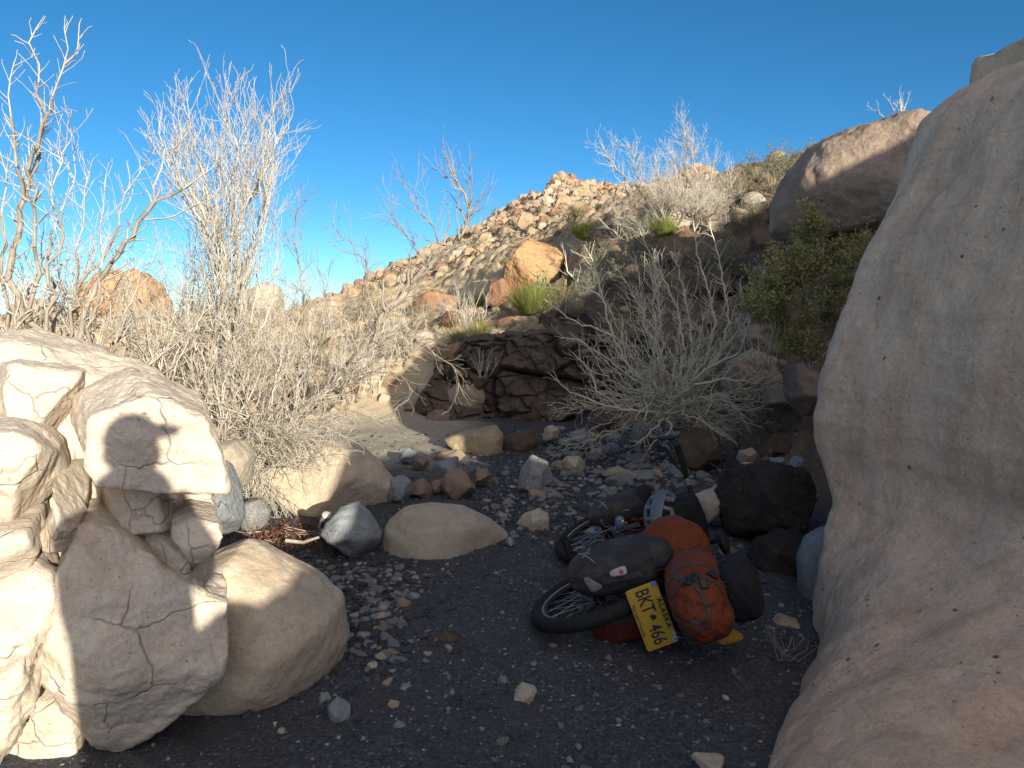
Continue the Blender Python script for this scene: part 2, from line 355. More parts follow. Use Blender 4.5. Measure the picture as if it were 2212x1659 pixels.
nh = len(hp); idx = (np.arange(len(hy)-1)[:, None]*nh+np.arange(nh-1)[None, :]).ravel()
HF = np.stack((idx, idx+1, idx+nh+1, idx+nh), 1)
t = NT('hill_slope'); co = t.co()
g = t.mix(t.ramp(t.noise(co, .12, 6, .62), [(.4, 0), (.6, 1)]), (.52, .40, .27), (.60, .48, .34))
g = t.mix(t.ramp(t.noise(co, 1.1, 6, .75), [(.48, 0), (.6, .8)]), g, (.30, .20, .14))
g = t.mix(t.ramp(t.noise(co, 1.9, 5, .75), [(.54, 0), (.62, .75)]), g, (.17, .165, .09))
v = t.n('TexVoronoi', Vector=co, Scale=1.6)
g = t.mix(t.ramp(v.outputs['Color'], [(.7, 0), (.74, .7)]), g, (.55, .46, .34))
v = t.n('TexVoronoi', Vector=co, Scale=3.6); g = t.mix(t.ramp(v.outputs['Color'], [(.62, 0), (.66, .8)]), g, (.58, .48, .35)); g = t.mix(t.ramp(v.outputs['Color'], [(.2, .7), (.24, 0)]), g, (.24, .15, .10))
M['hill'] = t.done(g, t.bump(t.math('ADD', t.noise(co, 2.2, 8, .75), t.math('MULTIPLY', v.outputs['Distance'], -.8)), 1.0, .6), .95, .1)
hl = link('hill', mesh('hill', np.stack((HX, HYv, HZ), 1), HF, M['hill'])); hl['kind'] = 'structure'
def hill_z(px, y):
    j = int(np.argmin(abs(hp-px))); i = int(np.argmin(abs(hy-y))); return HX[i*nh+j], hy[i], HZ[i*nh+j]

# ------------------------------------------------------------------ rocks
def facet_dirs(rng, n): 
    v = rng.normal(size=(n, 3)); return v/np.linalg.norm(v, axis=1)[:, None]
def rock_shape(sub, seed, k=9, n=16, rough=.10):
    D, T = ico(sub); rng = np.random.default_rng(seed); k = k if sub < 4 else 26; rough = min(rough, .08)
    N = facet_dirs(rng, n); p = rng.uniform(.62, 1.0, n)
    r = (np.maximum(D@N.T/p, 0)**k).sum(1)**(-1/k); r = np.minimum(r, 1.35)
    V = D*r[:, None]; V = V*(1+rough*fbm(V*1.6+seed, seed, 4, .5)[:, None])
    return V, T
def outline_rock(name, pts, Y, tf, tb, mat, label, cat='boulder', group=None, parent=None, sub=6, e=2.6, k=10, planes=(), nrand=6, rough=.05, crack=.0, seed=1, fs=1.0, pmin=.66, off=(0, 0), ledge=.0, ks=15, front=False, lean=0, grow=1.0):
    W = [at(px, py, Y-tf*.8 if front else Y) for px, py in pts]
    X = np.array([q.x for q in W]); Z = np.array([q.z for q in W])
    a = 0; cx = 0; cz = 0
    for i in range(len(X)):
        j = (i+1) % len(X); c = X[i]*Z[j]-X[j]*Z[i]; a += c; cx += (X[i]+X[j])*c; cz += (Z[i]+Z[j])*c
    cx /= 3*a; cz /= 3*a
    D, T = ico(sub); th = np.arctan2(D[:, 2], D[:, 0])
    tg = np.linspace(-math.pi, math.pi, 721); R = np.zeros(721)
    for i in range(len(X)):
        j = (i+1) % len(X); x0, z0, x1, z1 = X[i]-cx, Z[i]-cz, X[j]-cx, Z[j]-cz
        dx, dz = np.cos(tg), np.sin(tg); ex, ez = x1-x0, z1-z0
        den = dx*ez-dz*ex; den = np.where(abs(den) < 1e-9, 1e-9, den)
        tt = (x0*ez-z0*ex)/den; uu = (x0*dz-z0*dx)/den
        R = np.where((tt > 0) & (uu >= -1e-6) & (uu <= 1+1e-6), np.maximum(R, tt), R)
    R[R == 0] = np.median(R); R = R*grow; kk = np.hanning(ks+2)[1:-1]; kk /= kk.sum(); hw = ks//2
    R = np.convolve(np.concatenate((R[-1-hw:-1], R, R[1:1+hw])), kk, 'valid')
    Rv = np.interp(th, tg, R); rho = np.hypot(D[:, 0], D[:, 2]); size = float(np.mean(R))
    Tt = np.where(D[:, 1] < 0, tf, tb)
    s = (rho/Rv)**e+(np.abs(D[:, 1])/Tt)**e
    rng = np.random.default_rng(seed)
    if nrand or planes:
        pl = [(np.array(n)/np.linalg.norm(n), p) for n, p in planes]
        for _ in range(nrand):
            n = rng.normal(size=3); n[1] = -abs(n[1])-.25; n /= np.linalg.norm(n)
            sup = math.sqrt((n[0]*size)**2+(n[2]*size)**2+(n[1]*tf)**2); pl.append((n, sup*rng.uniform(pmin, .98)))
        r0 = s**(-1/e); q = (1/r0)**k
        for n, p in pl: q = q+np.maximum(D@n/p, 0)**k
        r = q**(-1/k)
    else: r = s**(-1/e)
    V = D*r[:, None]; V[:, 0] += lean*np.maximum(V[:, 1]+(tf*.6 if front else 0), -.05); N = vnormals(V, T); q = V/size*fs
    d = rough*size*(fbm(q*1.7+seed, seed, 5, .52)*.9)
    rd = ridged(q*1.3+seed*2, seed+5, 4); d -= rough*size*.35*np.clip(rd-.6, 0, 2)
    if crack:
        qq = q*1.1+.25*np.stack((fbm(q*2, seed+1, 3), fbm(q*2, seed+2, 3), fbm(q*2, seed+3, 3)), 1)
        f1, f2, c = voro(qq+seed, seed); d += crack*size*(((c & 255)/255.-.5)*.8-np.exp(-((f2-f1)/.035)**2)*.35*np.clip(fbm(q*1.2, seed+21, 2)*3+.6, 0, 1))
    if ledge:                                            # broken layers: stepped relief along a tilted bedding direction
        bd = rng.normal(size=3)*.35+np.array((0, 0, 1)); h = q@bd*2.2+.35*fbm(q*1.1, seed+9, 3); fr = h-np.floor(h); st = np.clip(fr/.85, 0, 1)**1.0-np.clip((fr-.85)/.15, 0, 1)
        d += ledge*size*st*np.clip(fbm(q*.8, seed+11, 2)*2+.7, 0, 1)
    V = V+N*d[:, None]
    o = link(name, mesh(name, V, T, mat), None, (cx, Y, cz))
    if parent is not None:
        o.parent = parent; o.location = Vector((cx, Y, cz))-parent.location
        if label: o['label'] = label
    else: tag(o, label, cat, group)
    return o

# --- left outcrop: one cracked mass, its blocks are parts
oc = thing('sandstone_outcrop', 'tall cracked cream sandstone outcrop in the lower left corner with a standing shadow on it', 'rock outcrop', (-1.6, 2.7, 0))
def blk(pts, Y, tf, tb, **kw):
    kw = dict(dict(rough=.045, ledge=.010, crack=.02, e=5.5, k=26, nrand=7, pmin=.74, ks=5, front=True, lean=-.46, grow=1.035), **kw); kw['crack'] *= .35; kw['rough'] *= 1.35
    outline_rock('block', pts, Y, tf, tb, M['cream'], None, parent=oc, **kw)
blk([(-260, 760), (-100, 735), (0, 727), (72, 746), (151, 764), (266, 803), (310, 826), (345, 860), (370, 920), (330, 1010), (120, 1040), (-100, 1020), (-300, 980)], 3.25, .45, .6, seed=3, sub=7, e=3.4, planes=[((-.15, -.75, .65), .52), ((.5, -.8, .2), .62)])
blk([(-80, 800), (0, 788), (80, 800), (144, 816), (150, 850), (120, 900), (95, 1000), (70, 1010), (30, 975), (-60, 960)], 2.92, .3, .4, seed=33, sub=6, e=4, planes=[((.6, -.75, .2), .27)], crack=.05)
blk([(90, 910), (140, 870), (194, 842), (252, 826), (324, 850), (421, 900), (450, 960), (468, 1018), (472, 1070), (395, 1072), (313, 1068), (216, 1056), (97, 1056), (90, 1014)], 2.82, .35, .5, seed=4, sub=7, e=7, k=34, planes=[((.86, -.50, -.02), .40), ((-.15, -.80, .58), .345), ((.1, -.99, -.12), .31)], nrand=3, crack=.012, pmin=.85)
blk([(-140, 930), (0, 940), (35, 952), (80, 1005), (99, 1072), (88, 1108), (45, 1132), (0, 1148), (-120, 1155), (-200, 1040)], 2.52, .26, .4, seed=5, sub=6, e=4.5, planes=[((.4, -.85, -.3), .22)])
blk([(150, 1052), (260, 1050), (398, 1062), (412, 1142), (350, 1160), (285, 1180), (173, 1150), (148, 1100)], 2.86, .27, .35, seed=16, sub=6, e=6, nrand=8, crack=.06)
blk([(92, 1050), (158, 1050), (156, 1140), (145, 1172), (118, 1250), (70, 1300), (66, 1169), (98, 1100)], 2.62, .22, .4, seed=17, sub=6, e=5)
blk([(362, 1150), (408, 1136), (462, 1149), (472, 1170), (450, 1205), (425, 1222), (395, 1245), (355, 1235)], 2.68, .22, .3, seed=7, sub=6, e=4, planes=[((.2, -.6, .75), .12)])
blk([(262, 1160), (360, 1154), (372, 1190), (446, 1186), (456, 1240), (432, 1300), (405, 1335), (350, 1320), (300, 1260), (255, 1215)], 2.80, .25, .3, seed=18, sub=6, e=5, planes=[((-.35, -.9, -.2), .2)], crack=.04)
blk([(135, 1165), (173, 1160), (252, 1195), (306, 1232), (328, 1270), (370, 1292), (407, 1322), (436, 1343), (480, 1360), (484, 1444), (464, 1490), (414, 1545), (346, 1600), (252, 1660), (180, 1720), (60, 1740), (40, 1602), (70, 1430), (66, 1314), (96, 1240)], 2.72, .38, .5, seed=8, sub=7, e=5.5, k=30, planes=[((.45, -.88, .10), .40), ((-.55, -.82, .12), .42), ((.15, -.80, .58), .52), ((.1, -.85, -.52), .50)], nrand=5, rough=.06, crack=.035, pmin=.8)
blk([(-200, 1140), (0, 1146), (44, 1147), (60, 1212), (32, 1258), (0, 1275), (-200, 1300)], 2.45, .2, .4, seed=10, sub=6, e=5)
blk([(-250, 1235), (0, 1240), (42, 1262), (74, 1312), (82, 1393), (54, 1446), (50, 1541), (18, 1626), (-30, 1700), (-250, 1750)], 2.40, .22, .4, seed=11, sub=6, e=4.5, rough=.09, crack=.07)
blk([(140, 1030), (440, 1045), (462, 1160), (440, 1345), (280, 1270), (120, 1190)], 3.02, .25, .4, seed=19, sub=6, e=5, crack=.03)
blk([(-60, 1350), (60, 1330), (105, 1420), (150, 1560), (190, 1760), (-100, 1800)], 2.72, .3, .4, seed=14, sub=6, e=4, crack=.05)
blk([(40, 960), (130, 960), (150, 1100), (140, 1250), (80, 1400), (20, 1300), (20, 1100)], 2.85, .2, .4, seed=15, sub=6, e=4, crack=.05)
blk([(-300, 760), (100, 900), (300, 950), (380, 1100), (340, 1350), (250, 1600), (-300, 1700)], 3.35, .3, .9, seed=12, sub=6, e=3.5)

# --- the large boulders
R = outline_rock
R('boulder', [(440, 1200), (520, 1180), (600, 1222), (680, 1268), (730, 1315), (747, 1390), (737, 1455), (690, 1535), (600, 1568), (500, 1580), (390, 1590), (340, 1500), (360, 1380), (400, 1280)], 3.15, .5, .45, M['smooth'], 'big smooth rounded cream boulder leaning against the cracked outcrop', seed=21, sub=7, e=2.5, nrand=7, rough=.035, pmin=.82, ledge=.007)
R('boulder', [(560, 1040), (590, 985), (650, 965), (710, 962), (775, 972), (825, 1010), (857, 1060), (852, 1110), (822, 1138), (760, 1140), (690, 1140), (610, 1120)], 5.85, .5, .5, M['smooth'], 'cream boulder half in sun behind the dark blue rock', seed=22, sub=7, e=3.4, k=24, planes=[((.6, -.75, -.3), .33), ((-.1, -.6, .8), .30), ((-.2, -.95, -.1), .44)], nrand=6, rough=.04, ks=9, ledge=.012, lean=-.1)
R('boulder', [(822, 1180), (835, 1130), (870, 1100), (925, 1092), (1000, 1100), (1060, 1128), (1108, 1165), (1120, 1198), (1060, 1212), (950, 1212), (835, 1222)], 4.85, .36, .35, M['pale'], 'long low tan boulder with a grey end half buried in the middle of the wash', seed=23, sub=6, e=2.3, nrand=3, rough=.03, pmin=.85)
R('boulder', [(698, 1140), (728, 1102), (768, 1090), (795, 1118), (822, 1165), (820, 1192), (790, 1212), (740, 1200), (702, 1180)], 4.62, .22, .25, M['blue'], 'dark blue grey angular rock in front of the half lit boulder', seed=24, sub=6, e=3.0, k=16, nrand=7, rough=.05)
R('boulder', [(395, 1080), (440, 1005), (475, 1000), (500, 1060), (515, 1130), (498, 1172), (440, 1165), (415, 1120)], 3.75, .2, .25, M['blue'], 'pale blue grey wedge rock behind the overhanging nose of the outcrop', seed=25, sub=6, e=2.8, k=14, nrand=6, rough=.05)
R('boulder', [(450, 975), (475, 955), (510, 955), (535, 990), (525, 1060), (480, 1060), (450, 1010)], 4.6, .25, .3, M['pale'], 'cream boulder at the foot of the bare bush beside the outcrop', seed=26, sub=5, nrand=4)
R('boulder', [(512, 1110), (530, 1082), (562, 1078), (582, 1108), (572, 1142), (530, 1146)], 5.1, .15, .15, M['grey'], 'rounded greenish grey stone under the bare bush', seed=27, sub=5, nrand=4)
R('boulder', [(480, 1185), (520, 1170), (545, 1195), (530, 1225), (490, 1215)], 4.2, .12, .15, M['pale'], 'small cream rock peeping over the big smooth boulder', seed=28, sub=5, nrand=4)
# right canyon wall boulder: a long face running towards and past the camera
def wall_boulder():
    sil = [(2110, 180), (2075, 192), (2040, 215), (1995, 258), (1962, 330), (1925, 410), (1885, 490), (1850, 560), (1815, 650), (1780, 745), (1752, 830), (1736, 900), (1734, 955), (1752, 1015), (1778, 1075), (1786, 1150), (1775, 1250)]
    Ysil = [4.35, 4.3, 4.28, 4.25, 4.2, 4.15, 4.1, 4.08, 4.05, 4.02, 4.0, 4.0, 4.0, 3.98, 3.95, 3.9, 3.8]
    pts = [at(a, b, c) for (a, b), c in zip(sil, Ysil)]
    zz = np.array([-1.]+[p.z for p in pts][::-1]); xx = np.array([pts[-1].x]+[p.x for p in pts][::-1]); ye = np.array([3.7]+[p.y for p in pts][::-1])
    nz, nu = 330, 440; V = np.zeros((nz, nu, 3)); zt = zz[-1]+.12
    base = np.array([(1.47, 3.65), (1.34, 3.3), (1.17, 2.92), (.95, 2.57), (.72, 2.2), (.74, 1.8), (1.6, 1.65), (3.0, 1.6), (3.9, 2.2), (4.0, 3.3), (3.5, 4.3), (2.4, 4.6), (1.7, 4.2)])
    zs = np.linspace(-.25, zt, nz)
    for i, z in enumerate(zs):
        x0 = np.interp(z, zz, xx); y0 = np.interp(z, zz, ye); q = max(0, (z-(zt-.3))/.3); ins = (1-math.sqrt(max(0, 1-q*q)))*.42
        ls = float(np.interp(z, [1.0, 1.7, 2.4], [.38, .25, .10]))
        f = [(x0, y0)]+[(x0+ls*k-.02, y0-k) for k in (.35, .75, 1.15, 1.5)]+[(x0+ls*1.95+ins*.4, y0-1.75+ins*.5), (x0+1.3+ins*.2, y0-1.7+ins*.7), (x0+1.8-ins*.6, y0-1.4+ins*.5), (x0+2.1-ins, y0-.9), (x0+2.1-ins, y0-.2-ins*.3), (x0+1.7-ins, y0+.35-ins*.5), (x0+.9-ins*.2, y0+.5-ins*.5), (x0+.25, y0+.3-ins*.2)]
        wq = min(max((z+.05)/.85, 0), 1); wq = wq*wq*(3-2*wq); L = base*(1-wq)+np.array(f)*wq; n = len(L)
        key = np.array([0, .10, .22, .35, .46, .56, .64, .70, .75, .80, .85, .90, .95, 1.0]); u = np.interp(np.linspace(0, 1, nu, endpoint=False), key, np.arange(n+1))
        k = u.astype(int); f = (u-k)[:, None]
        a, b, c, d = L[(k-1) % n], L[k % n], L[(k+1) % n], L[(k+2) % n]
        V[i, :, :2] = .5*((2*b)+(-a+c)*f+(2*a-5*b+4*c-d)*f**2+(-a+3*b-3*c+d)*f**3); V[i, :, 2] = z
    P = V.reshape(-1, 3)
    idx = np.arange((nz-1)*nu); r, c = idx//nu, idx % nu
    Fq = np.stack((r*nu+c, r*nu+(c+1) % nu, (r+1)*nu+(c+1) % nu, (r+1)*nu+c), 1)
    top = len(P); ctr = P[-nu:].mean(0)+np.array((0, 0, .05))
    rings = [P]; last = P[-nu:]
    for q in range(1, 13):
        f = q/13; ring = last*(1-f)+ctr*f; ring[:, 2] = last[:, 2]+.10*math.sin(f*1.57); rings.append(ring)
    P = np.concatenate(rings); m = (nz+12); idx = np.arange((m-1)*nu); r, c = idx//nu, idx % nu
    Fq = np.stack((r*nu+c, r*nu+(c+1) % nu, (r+1)*nu+(c+1) % nu, (r+1)*nu+c), 1)
    T = np.concatenate((Fq[:, [0, 1, 2]], Fq[:, [0, 2, 3]])); N = vnormals(P, T)
    N = N*np.sign((N*(P-P.mean(0))).sum(1).mean())
    Q = P*np.array((1, 1, .55))
    d = .07*fbm(Q*.9, 51, 3)+.030*fbm(P*2.2, 53, 5, .5)
    sh = fbm(P*np.array((.8, 1.3, .35)), 57, 3); d -= .09*np.clip(sh-.05, 0, .5)   # broad hollows
    d += .010*np.sin((P[:, 2]*1.2+P[:, 1]*2.6+.5*fbm(P*.8, 3, 3))*9)*np.clip(fbm(P*.9, 60, 2)+.3, 0, 1)
    P = P+N*d[:, None]; flip = Fq if True else Fq[:, ::-1]
    me = mesh('wall_boulder', P-np.array((2.5, 3.0, 0)), flip, M['wall'])
    bm = bmesh.new(); bm.from_mesh(me); bmesh.ops.recalc_face_normals(bm, faces=bm.faces[:]); bm.to_mesh(me); bm.free()
    tag(link('boulder', me, None, (2.5, 3.0, 0)), 'giant pinkish tan sandstone boulder filling the right side of the picture', 'boulder')
wall_boulder()
R('boulder', [(1683, 500), (1688, 440), (1715, 375), (1765, 312), (1835, 272), (1915, 250), (1995, 238), (2100, 260), (2160, 380), (2100, 520), (1950, 545), (1880, 505), (1800, 512), (1735, 525)], 9.6, 1.5, 1.5, M['upper'], 'big dark brown rounded boulder perched on the slope top right', seed=31, sub=7, e=2.5, k=12, planes=[((-.62, -.62, -.45), .95), ((-.5, -.45, .75), 1.35)], nrand=4, rough=.06)
R('boulder', [(2150, 260), (2172, 215), (2205, 190), (2260, 172), (2320, 230), (2260, 320), (2150, 300)], 5.4, .4, .5, M['wall'], 'tan rounded rock showing over the top of the giant boulder in the right corner', seed=32, sub=5)
R('boulder', [(1558, 1075), (1575, 1040), (1605, 1015), (1680, 1005), (1745, 1020), (1785, 1080), (1800, 1170), (1700, 1175), (1650, 1158), (1600, 1190), (1578, 1175), (1568, 1115)], 4.85, .32, .4, M['dark'], 'large black brown conglomerate rock between the loaded bicycle and the giant boulder', seed=33, sub=7, e=3.2, k=26, nrand=12, rough=.11, pmin=.6, crack=.05, ledge=.03)
R('boulder', [(1626, 1215), (1648, 1175), (1700, 1152), (1745, 1160), (1780, 1200), (1765, 1255), (1690, 1262), (1650, 1245)], 4.38, .22, .25, M['dark'], 'smaller dark conglomerate rock below the large dark one', seed=34, sub=6, e=3.2, k=26, nrand=10, rough=.11, pmin=.6, crack=.05)
R('boulder', [(1728, 1215), (1750, 1165), (1790, 1140), (1850, 1150), (1850, 1320), (1760, 1338), (1733, 1290)], 3.95, .2, .2, M['blue'], 'pale blue grey rock tucked under the edge of the giant boulder', seed=35, sub=5, nrand=4, rough=.04)
R('boulder', [(1500, 1075), (1572, 1048), (1574, 1085), (1520, 1135), (1502, 1120)], 5.1, .1, .15, M['pale'], 'pale tan slanting slab behind the black handlebar bag', seed=36, sub=5, e=3.5)
R('boulder', [(1668, 1350), (1690, 1332), (1722, 1340), (1737, 1372), (1715, 1397), (1675, 1390)], 3.55, .09, .1, M['tan'], 'brown and tan stone at the foot of the giant boulder', seed=37, sub=5, rough=.1)
spec = [  # outline, depth, material, label
 ([(1105, 1142), (1130, 1115), (1165, 1101), (1188, 1110), (1188, 1148), (1120, 1155)], 5.15, 'pale', 'small cream boulder left of the front bicycle wheel'),
 ([(943, 1075), (955, 1030), (985, 1008), (1008, 1025), (1032, 1065), (1010, 1080)], 5.95, 'pink', 'pointed pink rock, largest of the pink row behind the long tan boulder'),
 ([(884, 1078), (882, 1048), (912, 1034), (930, 1050), (942, 1080)], 5.95, 'pink', 'reddish block at the left end of the pink row of rocks'),
 ([(918, 1075), (934, 1040), (960, 1034), (958, 1070)], 6.05, 'pink', 'small split red rock in the middle of the pink row'),
 ([(1016, 1048), (1030, 1016), (1055, 1006), (1064, 1030), (1050, 1055)], 6.3, 'pink', 'smooth pink stone at the right end of the pink row'),
 ([(1116, 1065), (1124, 1012), (1150, 983), (1184, 1000), (1202, 1052), (1190, 1072), (1130, 1072)], 6.1, 'grey', 'speckled grey pyramid shaped rock in mid wash'),
 ([(918, 1033), (945, 1000), (985, 988), (1012, 1008), (985, 1034)], 6.9, 'blue', 'blue grey rock behind the pointed pink rock'),
 ([(836, 1090), (838, 1040), (860, 1020), (888, 1040), (892, 1090)], 5.8, 'blue', 'dark grey block against the right end of the half lit boulder'),
 ([(922, 1000), (950, 978), (1000, 973), (1032, 1000), (1000, 1014), (940, 1012)], 7.5, 'tan', 'low tan rock in front of the tilted slab'),
 ([(1080, 992), (1083, 950), (1115, 935), (1165, 927), (1184, 972), (1130, 992)], 8.0, 'brown', 'brown dappled rock right of the tilted slab'),
 ([(1172, 950), (1175, 925), (1195, 916), (1210, 930), (1202, 957)], 8.2, 'pale', 'pale round rock catching sun at the far edge of the wash'),
 ([(1205, 1005), (1225, 987), (1250, 986), (1268, 1003), (1262, 1020), (1220, 1023)], 6.9, 'pale', 'pale rounded stone with a sun patch in mid wash'),
 ([(1290, 1030), (1338, 1010), (1385, 1032), (1350, 1040)], 6.5, 'yellow', 'flat yellowish rock with a lit corner'),
 ([(860, 985), (880, 968), (900, 975), (905, 1000), (870, 1002)], 7.3, 'blue', 'grey blue stone in shade left of the low tan rock'),
 ([(880, 1000), (900, 985), (925, 990), (928, 1012), (890, 1014)], 7.0, 'pink', 'brownish stone beside the low tan rock'),
 ([(1270, 905), (1300, 890), (1345, 895), (1350, 925), (1290, 935)], 9.0, 'brown', 'brown rock at the foot of the shaded bank'),
 ([(1360, 960), (1370, 910), (1400, 895), (1430, 920), (1425, 965), (1385, 975)], 7.7, 'grey', 'large grey rock under the left side of the bare shrub'),
 ([(1230, 935), (1265, 925), (1290, 945), (1275, 975), (1235, 970)], 7.9, 'blue', 'bright blue grey rock among the cobbles below the bank'),
 ([(1455, 1000), (1470, 945), (1510, 925), (1560, 940), (1575, 990), (1520, 1020)], 6.9, 'brown', 'brown rock embedded in the bank under the bare shrub'),
 ([(1590, 995), (1600, 975), (1630, 968), (1640, 985), (1615, 1008)], 5.6, 'tan', 'tan stone with one lit corner above the dark conglomerate'),
 ([(1660, 1015), (1665, 990), (1695, 988), (1700, 1012)], 5.2, 'blue', 'blue grey stone on top of the large dark rock'),
 ([(1700, 1000), (1722, 985), (1745, 995), (1730, 1018)], 5.0, 'blue', 'second blue grey stone above the large dark rock, touching the giant boulder'),
 ([(1598, 1030), (1602, 1000), (1630, 1000), (1640, 1018), (1615, 1035)], 5.1, 'pale', 'cream stone on the left shoulder of the large dark rock'),
 ([(946, 1395), (945, 1375), (963, 1365), (990, 1380), (985, 1402), (955, 1408)], 3.35, 'brown', 'lone brown stone in the gravel left of the bicycle'),
 ([(1108, 1520), (1112, 1490), (1130, 1478), (1158, 1488), (1165, 1515), (1140, 1532)], 2.85, 'pale', 'white stone in the gravel below the bicycle, largest there'),
 ([(702, 1575), (705, 1530), (725, 1508), (757, 1525), (755, 1565), (730, 1580)], 2.72, 'blue', 'blue grey cobble at the foot of the big smooth boulder'),
 ([(682, 1520), (690, 1498), (710, 1494), (715, 1515), (700, 1528)], 2.85, 'blue', 'small blue stone wedged between a cobble and the big smooth boulder'),
 ([(762, 1473), (775, 1460), (800, 1465), (798, 1475)], 3.05, 'pale', 'flat pale pebble right of the big smooth boulder'),
 ([(832, 1533), (840, 1515), (862, 1518), (865, 1535)], 2.8, 'tan', 'pinkish tan pebble in the dark gravel near the bottom'),
 ([(855, 1495), (870, 1480), (897, 1488), (890, 1500)], 2.95, 'blue', 'flat slate blue pebble in the dark gravel'),
 ([(845, 1572), (858, 1558), (878, 1570), (868, 1588)], 2.65, 'grey', 'grey pebble just below the flat slate blue one'),
 ([(800, 1340), (808, 1325), (835, 1325), (838, 1345), (815, 1352)], 3.6, 'pale', 'pale round cobble among the loose stones beside the smooth boulder'),
 ([(1070, 1475), (1080, 1462), (1100, 1465), (1098, 1482)], 3.0, 'blue', 'blue pebble up left of the white stone'),
 ([(1480, 1665), (1500, 1645), (1570, 1648), (1590, 1670)], 2.35, 'pale', 'pale stone cut by the bottom edge of the picture'),
 ([(1085, 1175), (1100, 1160), (1115, 1170), (1110, 1185)], 4.75, 'blue', 'blue pebble at the pointed end of the long tan boulder'),
]
for i, (pts, Y, m, lab) in enumerate(spec):
    wd = (max(p[0] for p in pts)-min(p[0] for p in pts))/F*Y
    R('rock' if wd > .12 else 'stone', pts, Y, wd*.42, wd*.45, M[m], lab, 'rock' if wd > .12 else 'stone', seed=100+i, sub=5 if Y > 3.5 or wd < .2 else 6, e=3.4, k=30, nrand=12, rough=.06, pmin=.52, ks=7)
R('slab', [(955, 950), (1000, 934), (1070, 920), (1088, 940), (1085, 975), (1062, 996), (1020, 985), (975, 970)], 7.95, .3, .3, M['yellow'], 'tilted tan slab dappled with twig shadows at the far end of the wash', 'rock', seed=141, sub=6, e=3, k=14, planes=[((-.1, -.75, .65), .22)], nrand=3)

# fractured rock wall along the foot of the right bank
def rock_wall():
    nu, nv = 560, 190; U, W = np.meshgrid(np.linspace(0, 1, nu), np.linspace(0, 1, nv)); U = U.ravel(); W = W.ravel()
    pxs = 905+U*560; ybs = np.interp(pxs, [905, 1000, 1150, 1300, 1465], [10.15, 10.25, 10.1, 9.65, 9.0]); hgt = np.interp(U, [0, .08, .2, .5, .8, 1], [.12, .6, .95, 1.1, .95, .3])
    X = (pxs-1106)/F*ybs; A = np.minimum(W/.75, 1); B = np.clip((W-.75)/.25, 0, 1); Z = -.15+(hgt+.15)*A+.06*B; Y = ybs+.35*A+.8*B
    P = np.stack((X, Y, Z), 1); q = np.stack((X*1.0+Z*.45, Y*.8, Z*1.35-X*.3), 1)
    q = q+.12*np.stack((fbm(q*1.5, 61, 3), fbm(q*1.5, 62, 3), fbm(q*1.5, 63, 3)), 1)
    f1, f2, c = voro(q*1.15, 64); g1, g2, c2 = voro(q*2.9, 66)
    d = ((c & 255)/255.-.5)*.60-.16*np.exp(-((f2-f1)/.07)**2)+((c2 & 255)/255.-.5)*.16-.05*np.exp(-((g2-g1)/.07)**2)+.07*fbm(P*3, 67, 5)+.03*ridged(P*6, 69, 3)
    d = d+(((c >> 9) & 255)/255.-.5)*.35*np.sin(P[:, 0]*3+Z*4)*.5
    P[:, 1] -= d*(.35+.65*(1-B)); P[:, 2] += d*.25*A; P[:, 0] -= d*.35
    i = (np.arange(nv-1)[:, None]*nu+np.arange(nu-1)[None, :]).ravel(); c0 = P.mean(0)
    o = tag(link('rock_ledge', mesh('rock_ledge', P-c0, np.stack((i, i+1, i+nu+1, i+nu), 1), M['ledge']), None, tuple(c0)), 'dark fractured rock wall along the foot of the right bank', 'rock wall')
M['ledge'] = stone('fractured_brown_rock', (.17, .135, .105), (.11, .088, .07), (.22, .15, .11), .7, 0, .3, .9, crackline=.6)
rock_wall()
